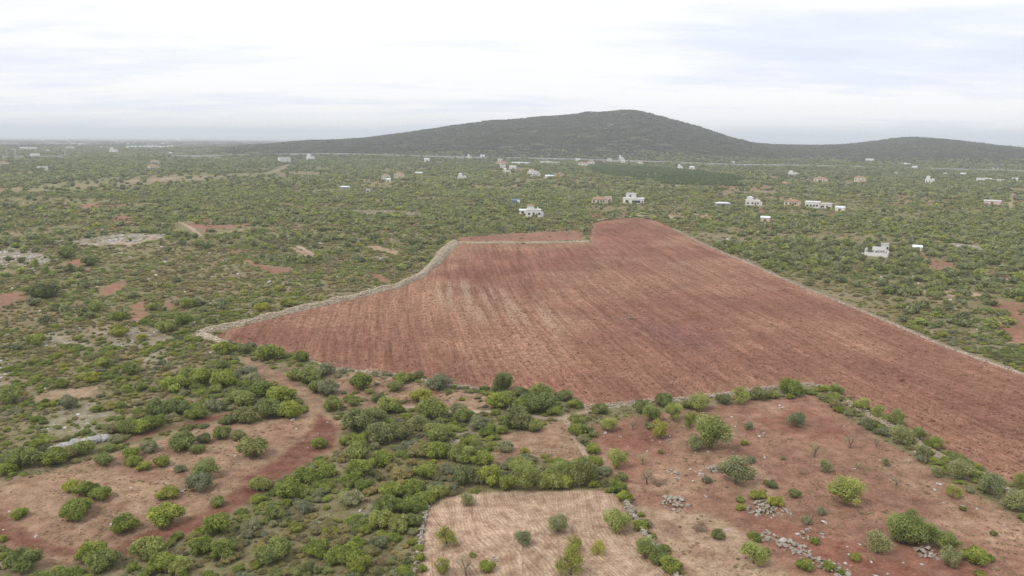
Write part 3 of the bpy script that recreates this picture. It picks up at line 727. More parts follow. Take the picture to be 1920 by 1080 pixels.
# ------------------------------------------------------------------ single trees and bushes read from the photograph
PLACE = {
    'clearing': 'in the tan clearing', 'rim': "by the clearing's upper track", 'thicket': 'in the thicket above the clearing', 'edge': "along the field's near edge",
    'centre': 'between clearing and furrowed plot', 'mass': 'in the dark central thicket', 'hedge': "in the furrowed plot's hedge", 'plot': 'on the furrowed tan plot',
    'pwr': "by the plot's long grey wall", 'pwl': "by the plot's crumbling pale wall", 'front': 'below the curving red track', 'patch': 'around the small tan patch',
    'yard': 'in the red olive yard', 'ywall': "on the yard's field-side wall", 'ytop': "along the yard's top wall", 'heap': "by the yard's rock heaps", 'stony': 'on the stony strip below yard', 'heath': 'in the heath beyond the clearing',
}
CROPA = [  # crop origin (0,700), factor 1819/640
    (390, 640, 110, 'y', 'clearing'), (470, 672, 140, 'm', 'clearing'), (548, 690, 120, 'm', 'clearing'), (412, 792, 185, 'm', 'clearing'), (108, 782, 92, 'm', 'clearing'), (660, 868, 160, 'm', 'clearing'),
    (885, 832, 205, 'm', 'clearing'), (897, 686, 125, 'y', 'clearing'), (900, 725, 105, 'h', 'clearing'), (1075, 640, 165, 'b', 'clearing'), (1100, 560, 160, 'A', 'clearing'), (1165, 720, 92, 'g', 'clearing'),
    (1392, 640, 125, 'g', 'clearing'), (1360, 468, 180, 'd', 'clearing'), (960, 537, 75, 'b', 'clearing'), (765, 527, 85, 'm', 'clearing'), (715, 505, 95, 'm', 'clearing'), (708, 462, 105, 'm', 'clearing'), (865, 505, 100, 'y', 'clearing'),
    (805, 432, 115, 'b', 'rim'), (560, 498, 105, 'g', 'rim'), (622, 378, 85, 'b', 'rim'), (1058, 438, 82, 'g', 'clearing'), (985, 424, 155, 'g', 'clearing'), (1090, 380, 90, 'd', 'clearing'), (1178, 358, 115, 'g', 'clearing'), (1270, 366, 95, 'd', 'clearing'),
    (1310, 277, 135, 'd', 'rim'), (1205, 282, 85, 'd', 'rim'), (1430, 250, 160, 'g', 'thicket'), (1545, 250, 150, 'm', 'thicket'), (1500, 180, 170, 'm', 'thicket'), (1400, 150, 160, 'm', 'thicket'), (1290, 190, 150, 'g', 'thicket'),
    (1035, 257, 125, 'm', 'rim'), (1145, 218, 125, 'b', 'rim'), (690, 335, 135, 'g', 'rim'), (765, 330, 135, 'm', 'rim'), (830, 300, 135, 'm', 'rim'), (850, 240, 140, 'g', 'rim'), (950, 230, 130, 'g', 'rim'), (590, 330, 110, 'e', 'rim'),
    (1200, 90, 150, 'm', 'thicket'), (1080, 80, 150, 'm', 'thicket'), (940, 120, 160, 'm', 'thicket'), (1010, 60, 130, 'g', 'thicket'), (1340, 80, 130, 'b', 'thicket'),
    (360, 200, 120, 'b', 'heath'), (330, 85, 80, 'm', 'heath'), (60, 170, 140, 'g', 'heath'), (480, 60, 110, 'y', 'heath'), (745, 100, 80, 'g', 'heath'), (520, 215, 70, 'y', 'heath'),
    (130, 520, 170, 'g', 'rim'), (270, 510, 170, 'm', 'rim'), (350, 470, 140, 'e', 'rim'), (40, 550, 110, 'm', 'rim'), (450, 450, 130, 'g', 'rim'),
    (1775, 212, 115, 'g', 'edge'), (1703, 412, 98, 'm', 'mass'), (1760, 132, 140, 'b', 'edge'), (1640, 70, 150, 'g', 'edge'), (1700, 110, 110, 'g', 'edge'),
    (15, 905, 60, 'm', 'front'), (140, 1075, 190, 'g', 'front'), (490, 1030, 180, 'm', 'front'), (560, 1075, 170, 'g', 'front'), (800, 1030, 200, 'g', 'front'), (860, 1085, 170, 'm', 'front'), (1070, 985, 150, 'm', 'front'), (1190, 1010, 170, 'm', 'front'), (1170, 880, 180, 'm', 'front'),
    (1470, 790, 140, 'g', 'front'), (1520, 690, 170, 'm', 'front'), (1640, 610, 150, 'm', 'front'), (1740, 570, 130, 'm', 'front'), (1450, 1030, 190, 'g', 'front'), (1690, 1000, 150, 'm', 'front'), (1790, 1025, 140, 'm', 'front'), (1500, 985, 110, 'y', 'front'), (1340, 860, 120, 'b', 'front'), (1620, 760, 110, 'b', 'front'), (960, 1085, 150, 'g', 'front'), (1630, 1050, 60, 'y', 'front')]
CROPB = [  # crop origin (640,700)
    (525, 104, 155, 'b', 'edge'), (325, 62, 95, 'g', 'edge'), (285, 102, 95, 'g', 'edge'), (110, 100, 140, 'm', 'edge'), (65, 182, 72, 'g', 'edge'), (425, 168, 135, 'y', 'edge'), (245, 222, 130, 'g', 'edge'), (200, 168, 85, 'd', 'edge'), (300, 222, 80, 'm', 'edge'),
    (860, 108, 125, 'C', 'edge'), (880, 175, 125, 'g', 'edge'), (1040, 225, 190, 'g', 'edge'), (840, 205, 150, 'm', 'edge'), (960, 225, 150, 'm', 'edge'), (1070, 150, 130, 'g', 'edge'), (1250, 195, 85, 'm', 'edge'), (1140, 232, 90, 'm', 'edge'), (825, 228, 60, 'm', 'edge'), (950, 135, 95, 'd', 'edge'), (1190, 152, 95, 'd', 'edge'),
    (930, 312, 185, 'd', 'patch'), (1022, 318, 105, 'g', 'patch'), (772, 347, 92, 'm', 'patch'), (740, 312, 130, 'b', 'patch'), (880, 428, 105, 'b', 'patch'), (975, 432, 55, 'y', 'patch'),
    (90, 330, 190, 'd', 'mass'), (215, 395, 190, 'd', 'mass'), (30, 395, 85, 'm', 'mass'), (110, 390, 100, 'm', 'mass'), (490, 260, 180, 'g', 'mass'), (410, 320, 150, 'd', 'mass'), (330, 370, 150, 'd', 'mass'), (500, 385, 160, 'g', 'mass'), (620, 230, 110, 'b', 'mass'), (170, 280, 150, 'd', 'mass'), (650, 270, 120, 'g', 'mass'),
    (500, 470, 150, 'm', 'centre'), (650, 490, 160, 'g', 'centre'), (745, 510, 130, 'm', 'centre'), (560, 552, 115, 'b', 'centre'), (420, 460, 160, 'e', 'centre'), (100, 480, 160, 'g', 'centre'), (210, 520, 150, 'm', 'centre'), (90, 580, 170, 'm', 'centre'), (320, 580, 150, 'e', 'centre'), (450, 575, 150, 'm', 'centre'), (130, 630, 110, 'm', 'centre'),
    (270, 690, 160, 'm', 'centre'), (380, 670, 150, 'm', 'centre'), (510, 680, 130, 'g', 'centre'), (240, 780, 160, 'g', 'centre'), (360, 770, 160, 'm', 'centre'), (440, 720, 130, 'm', 'centre'), (200, 840, 150, 'g', 'centre'), (310, 865, 150, 'g', 'centre'), (380, 830, 110, 'g', 'centre'), (60, 730, 150, 'b', 'centre'),
    (650, 615, 155, 'd', 'hedge'), (800, 622, 145, 'm', 'hedge'), (890, 632, 115, 'm', 'hedge'), (985, 632, 170, 'A', 'hedge'), (960, 560, 150, 'g', 'hedge'), (1110, 638, 145, 'g', 'hedge'), (1200, 625, 105, 'm', 'hedge'), (1165, 590, 130, 'A', 'hedge'), (1300, 618, 150, 'C', 'hedge'), (1290, 570, 150, 'm', 'hedge'), (1345, 618, 70, 'm', 'hedge'), (730, 600, 90, 'b', 'hedge'),
    (670, 706, 92, 'O', 'plot'), (1155, 852, 138, 'O', 'plot'), (968, 922, 112, 'O', 'plot'), (560, 918, 145, 'Y', 'plot'), (545, 1075, 115, 'Y', 'plot'), (783, 1068, 98, 'm', 'plot'), (665, 1085, 115, 'B', 'plot'), (1245, 945, 105, 'Y', 'plot'), (1368, 970, 105, 'Y', 'plot'), (1220, 1085, 215, 'Y', 'plot'), (1460, 852, 175, 'A', 'plot'), (700, 985, 42, 'g', 'plot'),
    (1470, 650, 105, 'm', 'pwr'), (1512, 702, 100, 'm', 'pwr'), (1590, 850, 95, 'm', 'pwr'), (1620, 982, 145, 'A', 'pwr'), (1690, 1030, 125, 'g', 'pwr'), (1745, 1085, 130, 'm', 'pwr'), (1490, 588, 82, 'd', 'pwr'), (1600, 770, 40, 'm', 'pwr'), (1700, 970, 60, 'm', 'pwr'),
    (1265, 348, 115, 'm', 'patch'), (1250, 285, 100, 'g', 'patch'), (1340, 438, 85, 'm', 'patch'), (1290, 380, 80, 'b', 'patch'), (1360, 485, 60, 'm', 'patch'),
    (1380, 226, 105, 'd', 'ytop'), (1425, 312, 115, 'A', 'yard'), (1555, 302, 62, 'B', 'yard'), (1700, 352, 125, 'Y', 'yard'), (1650, 262, 120, 'A', 'ytop'), (1720, 185, 115, 'g', 'ytop'), (1600, 218, 110, 'd', 'ytop'), (1770, 260, 120, 'A', 'ytop'), (1465, 510, 130, 'A', 'yard'), (1400, 560, 95, 'b', 'yard'), (1605, 492, 75, 'B', 'yard'), (1630, 595, 105, 'B', 'yard'), (1690, 608, 95, 'h', 'yard'), (1640, 300, 60, 'b', 'ytop'), (1510, 440, 35, 'm', 'yard'), (1700, 430, 35, 'y', 'yard'),
    (375, 922, 58, 'y', 'pwl'), (415, 952, 62, 'm', 'pwl'), (422, 1012, 72, 'm', 'pwl'), (432, 1066, 62, 'y', 'pwl'), (385, 870, 70, 'b', 'pwl'), (195, 948, 125, 'b', 'front'), (85, 958, 105, 'm', 'front'), (40, 1035, 160, 'm', 'front'), (100, 1085, 150, 'y', 'front'), (330, 1085, 85, 'm', 'pwl'), (20, 860, 90, 'e', 'front')]
CROPC = [  # crop origin (1280,700)
    (35, 292, 115, 'Y', 'ytop'), (85, 202, 130, 'A', 'ytop'), (305, 166, 115, 'A', 'ytop'), (215, 172, 95, 'd', 'ytop'), (400, 152, 115, 'd', 'ytop'), (475, 140, 80, 'y', 'ytop'), (575, 128, 140, 'm', 'ytop'), (150, 408, 235, 'A', 'yard'), (70, 412, 115, 'O', 'yard'), (350, 302, 62, 'O', 'yard'), (605, 292, 122, 'O', 'yard'), (328, 388, 50, 'y', 'yard'), (570, 140, 50, 'y', 'ytop'),
    (815, 118, 92, 'A', 'ywall'), (960, 205, 100, 'A', 'ywall'), (1035, 240, 90, 'A', 'ywall'), (1130, 285, 115, 'A', 'ywall'), (825, 212, 62, 'y', 'ywall'), (885, 232, 55, 'b', 'ywall'), (980, 292, 85, 'b', 'ywall'), (745, 148, 52, 'b', 'ywall'), (800, 168, 60, 'b', 'ywall'), (1165, 388, 135, 'O', 'ywall'), (1260, 358, 95, 'A', 'ywall'), (1350, 412, 92, 'A', 'ywall'), (1280, 448, 92, 'O', 'ywall'), (1075, 342, 82, 'b', 'ywall'),
    (700, 450, 95, 'B', 'yard'), (760, 527, 92, 'O', 'yard'), (935, 512, 52, 'B', 'yard'), (1078, 496, 56, 'O', 'yard'), (890, 402, 85, 'B', 'yard'), (1030, 392, 55, 'B', 'yard'), (640, 545, 85, 'h', 'yard'), (1138, 602, 50, 'B', 'yard'), (1295, 645, 55, 'h', 'yard'), (535, 465, 32, 'd', 'yard'),
    (1350, 556, 78, 'O', 'ywall'), (1480, 572, 150, 'O', 'ywall'), (1475, 475, 62, 'm', 'ywall'), (1645, 658, 145, 'O', 'ywall'), (1765, 742, 155, 'O', 'ywall'), (1805, 625, 110, 'A', 'ywall'), (1440, 668, 98, 'Y', 'yard'), (870, 716, 210, 'A', 'yard'),
    (365, 487, 62, 'b', 'heap'), (280, 600, 215, 'O', 'heap'), (125, 592, 62, 'b', 'heap'), (472, 622, 82, 'd', 'heap'), (400, 682, 92, 'y', 'heap'), (490, 722, 92, 'y', 'heap'), (305, 738, 60, 'y', 'heap'), (305, 692, 52, 'g', 'heap'), (595, 672, 78, 'd', 'heap'), (735, 762, 62, 'b', 'heap'), (667, 812, 74, 'b', 'heap'),
    (705, 918, 62, 'y', 'stony'), (925, 1008, 72, 'y', 'stony'), (1150, 905, 190, 'A', 'yard'), (1245, 910, 190, 'A', 'yard'), (1195, 925, 175, 'g', 'yard'), (1200, 860, 180, 'A', 'yard'), (1320, 915, 140, 'A', 'yard'), (1035, 962, 155, 'O', 'yard'), (1410, 955, 155, 'A', 'yard'), (1435, 1042, 145, 'O', 'yard'), (1545, 1035, 150, 'm', 'yard'), (1630, 1012, 62, 'm', 'yard'), (1290, 940, 130, 'h', 'yard'),
    (185, 892, 82, 'd', 'stony'), (90, 862, 105, 'h', 'stony'), (380, 908, 82, 'm', 'stony'), (375, 1022, 165, 'A', 'stony'), (435, 985, 75, 'm', 'stony'), (645, 1062, 102, 'm', 'stony'), (770, 1062, 82, 'm', 'stony'), (838, 1085, 52, 'm', 'stony'), (1655, 868, 42, 'g', 'yard'), (1488, 738, 42, 'g', 'yard'), (100, 815, 60, 'h', 'stony'), (1580, 1090, 60, 'y', 'yard')]
CROPD = [  # crop origin (0,380), factor 3
    (510, 362, 105, 'd', 'heath'), (375, 322, 120, 'g', 'heath'), (245, 550, 150, 'd', 'heath'), (195, 585, 95, 'b', 'heath'), (175, 520, 90, 'g', 'heath'), (660, 672, 95, 'm', 'heath'), (750, 542, 85, 'b', 'heath'), (390, 240, 42, 'd', 'heath'), (1260, 865, 140, 'm', 'thicket'), (1385, 855, 90, 'd', 'edge'), (1520, 900, 150, 'm', 'edge'), (1690, 905, 100, 'm', 'edge'), (1760, 1000, 150, 'b', 'edge'), (1840, 980, 120, 'b', 'edge'), (1650, 1010, 90, 'g', 'edge'), (1385, 1010, 140, 'b', 'thicket'), (745, 980, 130, 'g', 'heath'), (1050, 600, 90, 'm', 'heath'), (920, 740, 110, 'g', 'heath'), (1040, 700, 110, 'm', 'heath'), (590, 940, 110, 'm', 'heath'), (210, 810, 120, 'm', 'heath'), (670, 760, 110, 'y', 'heath'), (800, 780, 70, 'y', 'heath'), (1440, 345, 40, 'm', 'heath'), (870, 610, 80, 'g', 'heath'), (1620, 590, 90, 'y', 'heath'), (1480, 620, 100, 'y', 'heath')]
ALLP = [(x / 2.842 + ox, y / 2.842 + 700, w / 2.842, k, p) for ox, L in ((0, CROPA), (640, CROPB), (1280, CROPC)) for x, y, w, k, p in L]
ALLP += [(x / 3.0, y / 3.0 + 380, w / 3.0, k, p) for x, y, w, k, p in CROPD]
GROUPNAME = {'tree': 'trees', 'bush': 'bushes', 'shrub': 'shrubs'}
FOOT = []      # footprints already taken
PLANTS = []

def plant(k, x, y, w, hf, place):
    PLANTS.append((k, x, y, w, hf, PLACE.get(place, place))); FOOT.append((x, y, w))

def build_plants():
    A = np.array([(p[1], p[2], p[3]) for p in PLANTS])
    labs = []
    for i, (k, x, y, w, hf, place) in enumerate(PLANTS):
        wd, tree = KINDS[k][1], KINDS[k][4]
        lim = (1.6, 2.6, 3.8, 5.0) if tree else (1.2, 1.9, 2.6, 3.4)
        size = ('tiny', 'small', 'middling', 'large', 'huge')[sum(w > q for q in lim)]
        shape = '' if tree else ('low ' if hf < .80 else ('rounded ' if hf < .97 else 'tall '))
        d = np.hypot(A[:, 0] - x, A[:, 1] - y) / ((A[:, 2] + w) / 2); d[i] = 99
        nb = ''
        for q in np.argsort(d)[:6]:
            o = KINDS[PLANTS[q][0]][1]
            if d[q] > 1.35: break
            if o != wd: nb = (' touching ' if d[q] < .9 else ' beside ') + ('an ' if o[0] in 'aeiou' else 'a ') + o; break
        if not nb and d.min() > 1.8 and place in (PLACE['clearing'], PLACE['yard'], PLACE['plot']): nb = ' standing alone'
        lab = f'{size} {shape}{wd}{nb} {place}'
        if len(lab.split()) > 16: lab = f'{size} {wd}{nb} {place}'
        if len(lab.split()) > 16: lab = f'{size} {shape}{wd} {place}'
        labs.append(lab)
    for (k, x, y, w, hf, place), lab in zip(PLANTS, labs):
        nm, wd, ct = KINDS[k][:3]
        t = thing(nm, lab, ct, (x, y, float(H(x, y)) - 0.03), random.uniform(0, 6.28), (w, w * random.uniform(.92, 1.08), w * hf), lab + ' group' if labs.count(lab) > 1 else f'{wd}s {place}')
        obj('crown', HERO[k, random.randrange(4)], t); obj('trunk', STEM[k, random.randrange(2)], t)

for px, py, w, k, place in ALLP:
    g = G(px, py); d = depth(g); wm = w * d / F_PX; tree = KINDS[k][4]
    back = wm * (0.40 if not tree else (0.12 if k in 'OAYB' else 0.3))
    if k in 'OA' and place in ('hedge', 'ywall', 'ytop'): back = wm * 0.2
    q = g[:2] / np.hypot(*g[:2]); x, y = g[:2] + q * back
    wm *= 1.02
    hf = {'m': .95, 'g': 1.0, 'd': .95, 'y': .9, 'b': 1.0, 'h': .7, 'e': .8, 'O': .92, 'A': .88, 'Y': .92, 'B': 1.0, 'C': 1.1}[k] * random.uniform(.9, 1.1)
    if place == 'hedge': hf *= 1.2
    plant(k, float(x), float(y), float(wm), hf, place)

# ------------------------------------------------------------------ scrub: density and mixture over the land
HALF = math.radians(40)
def sector(n, r0_, r1_, g):
    th = g.uniform(-HALF, HALF, n); r = np.sqrt(g.uniform(r0_ ** 2, r1_ ** 2, n)); return r * np.sin(th), r * np.cos(th)
def sector_area(r0_, r1_): return HALF * (r1_ ** 2 - r0_ ** 2)

HOUSE_PX = []   # filled below: keeps scrub off the houses
def bare_mask(x, y, margin=0.4):
    b = np.zeros(x.shape)
    for p in [FIELD, PLOT, YARD, CLEAR, CLEAR2, CLEAR3] + RED: b = np.maximum(b, soft(x, y, p, margin))
    b = np.maximum(b, soft(x, y, CLEAR4, 0.8) * 0.8)
    fd = 1 - 0.45 * sm(350, 600, np.hypot(x, y)) - 0.2 * (x / np.maximum(y, 1) > 0.45)
    for p in TAN + SOIL: b = np.maximum(b, soft(x, y, p, 0.9) * fd)
    for p in ROCK: b = np.maximum(b, soft(x, y, p, 1.0) * (0.72 + 0.2 * sm(300, 360, np.hypot(x, y))))
    for ln, hw in ROADS: b = np.maximum(b, band(x, y, ln, hw + 0.3 + 6.0 * (420 < ln[0, 1]) * (ln[0, 0] < 100), 0.3))
    b = np.maximum(b, soft(x, y, GROVE, 1.0))
    sl = SLAB; b = np.maximum(b, band(x, y, sl, 2.6, 0.3))
    for ln in WALLCLEAR: b = np.maximum(b, band(x, y, ln, 2.2, 0.3))
    b = np.maximum(b, soft(x, y, OPEN, 6) * 0.75)
    d = polydist(x, y, MOTOR[:, :2]); b = np.maximum(b, 1 - sm(13, 15, d))
    return b
SLAB = gpoly([(104, 850), (130, 843), (160, 838), (205, 830)])
WALLCLEAR = [gpoly(p) for p in ([(374, 628), (440, 613), (520, 594), (600, 575), (680, 556), (742, 541), (788, 521), (819, 494), (840, 469), (855, 457)], [(1262, 430), (1310, 455), (1440, 511), (1600, 578), (1760, 646), (1930, 707)], [(855, 457), (1107, 455)], [(1095, 767), (1290, 750), (1525, 723)])]
OPEN = gpoly([(40, 352), (150, 336), (250, 329), (430, 325), (560, 321), (640, 330), (480, 340), (330, 347), (150, 358)])
def dense_mask(x, y):
    b = np.zeros(x.shape)
    for p in DENSE: b = np.maximum(b, soft(x, y, p, 1.5))
    return b

# houses first (positions), the bodies follow further down
HOUSES = [  # px x, base y, width px, wall height m, style, label
    (1187, 382, 38, 3.6, 'modern', 'white two-storey modern house with dark window band beyond the field'),
    (1124, 381, 30, 3.2, 'tile', 'cream bungalow with orange hipped tile roof beyond the ploughed knoll'), (1140, 380, 14, 4.2, 'block', 'pale pinkish annexe block beside the orange-roofed bungalow'),
    (1003, 407, 32, 4.5, 'multi', 'white stepped house with chimney and pinkish roof beside the knoll'), (967, 383, 15, 3.0, 'blue', 'blue-sheeted shed among trees behind the white stepped house'), (980, 401, 12, 2.4, 'shed', 'low pale shed next to the white stepped house'),
    (1642, 481, 40, 2.4, 'ruin', 'low roofless white-walled ruin with dark interior in the scrub'), (1659, 473, 12, 3.8, 'block', 'white block tower standing behind the roofless ruin'), (1720, 470, 15, 1.8, 'shed', 'low white shed roof in the trees beside the ruin'),
    (1434, 417, 16, 3.0, 'shed', 'lone pinkish white box shed in the scrub with a post before it'), (1356, 388, 26, 2.8, 'pavilion', 'low white-roofed pavilion between trees'), (1413, 385, 30, 3.6, 'multi', 'white house half hidden behind a round tree'), (1484, 385, 28, 3.2, 'tile', 'pinkish tiled cottage beside the long white villa'),
    (1533, 391, 46, 4.4, 'long', 'long white flat-roofed villa among trees'), (1574, 396, 16, 2.8, 'shed', 'small white outbuilding beside the long flat-roofed villa'), (1538, 341, 24, 4.2, 'cream', 'cream house with terrace below the low second hill'), (1488, 330, 20, 4, 'multi', 'white house with upper room near the motorway'), (1474, 349, 22, 3, 'tile', 'low cottage with reddish roof below the motorway house'),
    (1612, 341, 20, 5.5, 'cream', 'tall cream house beside a yellowish tree'), (1744, 345, 18, 5.5, 'multi', 'white house above the reddish terraces'), (1855, 342, 44, 4.5, 'long', 'long white house with low wing near the arched gantry'), (1903, 339, 9, 3.2, 'shed', 'small white shed beside the long house by the gantry'), (1860, 383, 27, 2.6, 'shed', 'long low pinkish shed beside the brown fields'),
    (868, 339, 17, 5, 'multi', 'bright white house alone in woodland beside the citrus grove'), (748, 334, 18, 5.5, 'cream', 'cream two-storey house in the wooded hamlet'), (723, 335, 15, 4, 'tile', 'white cottage with tiled roof beside the cream two-storey house'), (785, 328, 13, 3, 'shed', 'long low white shed beside the cream two-storey house'), (728, 341, 8, 3, 'shed', 'tiny white hut below the wooded hamlet'),
    (940, 310, 22, 5, 'cream', 'cream farmhouse with wide roof under the big hill'), (943, 317, 10, 6, 'block', 'square white block below the cream farmhouse'), (962, 317, 12, 4, 'shed', 'white shed beside the square white block'), (951, 326, 15, 4, 'multi', 'white house at the edge of a brown field'), (970, 308, 20, 3, 'shed', 'long white barn beside the cream farmhouse'), (985, 309, 13, 3, 'shed', 'short white barn beside the long white barn'),
    (1003, 331, 22, 5.5, 'multi', 'white villa beside the citrus grove'), (1031, 334, 19, 3, 'shed', 'low pale shed beside the white villa by the grove'), (1030, 308, 34, 5, 'long', 'long white warehouse under the big hill'), (1093, 312, 18, 6, 'tile', 'white house with pink tiled roof at the head of the grove'), (1108, 309, 14, 6, 'tile', 'second pink-roofed house above the citrus grove'), (1084, 297, 9, 5, 'shed', 'white hut beside the motorway under the hill'),
    (535, 305, 20, 9, 'block', 'large white farmhouse alone on the wooded rise'), (582, 301, 16, 7, 'multi', 'white house beside the large farmhouse on the rise'), (213, 288, 14, 9, 'multi', 'white house on stilts-like terrace near the greenhouse'), (80, 319, 17, 5, 'block', 'flat white house above the beige track'), (291, 319, 20, 6, 'cream', 'beige house above the beige track'), (291, 309, 14, 6, 'tile', 'pale tiled house behind the beige house'), (67, 294, 15, 5, 'shed', 'long white depot beside the pylons'), (8, 312, 14, 6, 'cream', 'dull cream farm at the edge of the woods'),
    (132, 280, 14, 8, 'tile', 'white house with pink tiled roof on the far slope'), (45, 280, 14, 6, 'shed', 'long pale shed on the far slope'), (62, 280, 12, 6, 'shed', 'white barn beside the long pale shed on the far slope'), (646, 356, 18, 2.8, 'pavilion', 'pale green-roofed shelter among the carob trees'), (690, 362, 7, 3.5, 'block', 'white hut by the red soil patch in the woods'), (1165, 301, 10, 6, 'multi', 'white house above the grove near the motorway'), (1143, 303, 8, 6, 'block', 'pale block house above the grove'), (1168, 296, 7, 9, 'block', 'narrow white tower house beside the motorway'), (1200, 296, 10, 6, 'tile', 'white tiled house by the motorway foot of the hill'), (938, 290, 8, 6, 'block', 'white cube house on the lower hillside'), (905, 294, 8, 5, 'shed', 'pale shed on the lower hillside'), (880, 298, 8, 5, 'multi', 'white house beside the hillside cube house'), (800, 303, 10, 5, 'shed', 'white shed in the woods below the hill'), (1275, 318, 10, 5, 'multi', 'white house behind the far end of the grove'), (1297, 317, 9, 4, 'shed', 'low white shed behind the far end of the grove'), (1375, 307, 6, 5, 'block', 'white hut on the motorway verge'), (1630, 302, 14, 4, 'shed', 'grey-white quarry shed on the low second hill'), (1700, 311, 10, 4, 'shed', 'white shed by the quarry track'), (1715, 317, 8, 4, 'shed', 'white shed beside the motorway below the quarry'), (1680, 328, 6, 4, 'block', 'white hut in dark trees beside the tall cream house'), (1772, 329, 6, 4, 'block', 'white hut beside a clump of dark trees'), (1805, 329, 8, 3, 'shed', 'pale low shed in dark woodland')]
H_POS = [G(h[0], h[1]) for h in HOUSES]
H_XY = np.array([p[:2] for p in H_POS]); H_W = np.array([h[2] * depth(p) / F_PX for h, p in zip(HOUSES, H_POS)])
def house_clear(x, y):
    """no trees inside a house or in the open yard on its view side"""
    b = np.zeros(x.shape, bool)
    for (hx, hy), w in zip(H_XY, H_W):
        q = np.array([hx, hy]) / math.hypot(hx, hy)
        dx, dy = x - hx, y - hy; al = dx * q[0] + dy * q[1]; ac = dx * q[1] - dy * q[0]
        b |= (np.abs(ac) < w * 0.55 + 1) & (al > (-16 if abs(w - H_W[6]) < 1e-6 else -2.5 - 0.003 * math.hypot(hx, hy))) & (al < w * 0.7 + 4)
    return b

fa = np.array(FOOT)
g = np.random.default_rng(42)
# near scrub
n = int(sector_area(70, 235) * 1.05); x, y = sector(n, 70, 235, g)
bare = bare_mask(x, y); dens = dense_mask(x, y)
opn = fbm(x, y, 9, 4, 201); opn2 = fbm(x, y, 28, 3, 211)
prob = np.clip(0.58 + 1.7 * (opn - 0.40) + 0.6 * (opn2 - 0.42), 0.14, 0.98); prob = np.maximum(prob, dens * 0.85) * (1 - bare)
keep = g.random(n) < prob
x, y, dens, opn = x[keep], y[keep], dens[keep], opn[keep]
kn = fbm(x, y, 8, 3, 221); kn2 = fbm(x, y, 16, 3, 231); u = g.random(len(x)); right = x > 35
kind = np.full(len(x), 'e')
kind[(kn + 0.22 * u > 0.60)] = 'm'; kind[(kn + 0.22 * u > 0.72)] = 'g'; kind[(kn2 < 0.36) & (u > 0.35)] = 'b'; kind[(kn2 > 0.63) & (u > 0.5)] = 'd'; kind[u > 0.965] = 'y'; kind[(u < 0.10)] = 'h'
dk = dens > 0.5
kind[dk & (kind == 'm') & (kn2 > 0.52)] = 'b'; kind[dk & (kind == 'e') & (kn > 0.5) & (g.random(len(x)) < 0.35)] = 'm'
w = g.lognormal(0.22, 0.36, len(x)) * np.where(kind == 'e', 0.74, np.where(kind == 'h', 0.65, 0.92)); w = np.clip(w, 0.45, 3.2); w[dk] *= 1.15
for fx, fy, fw in fa:   # not inside a bush that stands there already
    k = np.hypot(x - fx, y - fy) < fw * 0.42
    if k.any(): x, y, w, kind, dens = x[~k], y[~k], w[~k], kind[~k], dens[~k]
app = w / np.hypot(x, y)
order = np.argsort(-app)
vis = np.abs(np.arctan2(x, y)) < math.radians(33.5)
quota = {k: 300 - sum(1 for a in ALLP if a[3] == k) for k in KINDS}
single = np.zeros(len(x), bool); cnt = {k: 0 for k in KINDS}
LANDMARK = [('near the grey limestone slab', 155, 835), ('near the white rocky patch', 145, 785), ("near the field's pointed corner", 385, 640), ('near the little tan opening', 120, 740), ('near the red track bend', 620, 830),
    ("near the track's dark lower bend", 200, 1045), ('near the dirt path to the field', 520, 710), ('near the small tan patch', 1010, 830), ("near the plot's crumbling wall", 785, 1020), ("near the plot hedge's end", 830, 915),
    ('near the pale stony ground by the plot', 645, 955), ('near the speckled rocky heath', 200, 635), ('near the broad rubble wall', 600, 572), ("near the field's long straight wall", 1720, 610), ("near the field's long straight wall", 1880, 670),
    ('near the tan stony opening', 1780, 540), ('near the red ground past the wall', 1905, 600), ("near the yard's top corner", 1525, 732), ('in the heath by red soil patches', 240, 575), ('near the lower end of the red track', 420, 1000), ('in the thicket above the clearing', 430, 730), ('in the dark central thicket', 720, 800)]
LM = G([q[1] for q in LANDMARK], [q[2] for q in LANDMARK])
for i in order:
    k = kind[i]
    if not vis[i] or k == 'h' or app[i] < 0.0115 or cnt[k] >= min(quota[k], 110): continue
    single[i] = True; cnt[k] += 1
for i in np.flatnonzero(single):
    pl = LANDMARK[int(np.argmin(np.hypot(LM[:, 0] - x[i], LM[:, 1] - y[i])))][0]
    plant(kind[i], float(x[i]), float(y[i]), float(w[i]), random.uniform(.7, 1.02), pl)
build_plants()
def emit(name, kinds, table, x, y, w, kind, label, cat, hf=0.8, sink=0.04):
    for k in kinds:
        q = kind == k
        if not q.any(): continue
        n = int(q.sum()); ww = w[q]
        pts = np.stack([x[q], y[q], H(x[q], y[q]) - sink * ww], 1)
        scl = np.stack([ww * rng.uniform(.85, 1.2, n), ww * rng.uniform(.85, 1.2, n), ww * hf * rng.uniform(.75, 1.2, n)], 1)
        rot = np.stack([np.zeros(n), np.zeros(n), rng.uniform(0, 6.28, n)], 1)
        scatter(name, [table[k, v] for v in range(len([1 for kk in table if kk[0] == k]))], pts, scl, rot, label % KINDS[k][1], cat)
s = ~single
emit('near_scrub', 'megbdyh', HERO, x[s], y[s], w[s], kind[s], 'mass of low %ses covering the near heath', 'scrub', 0.72)
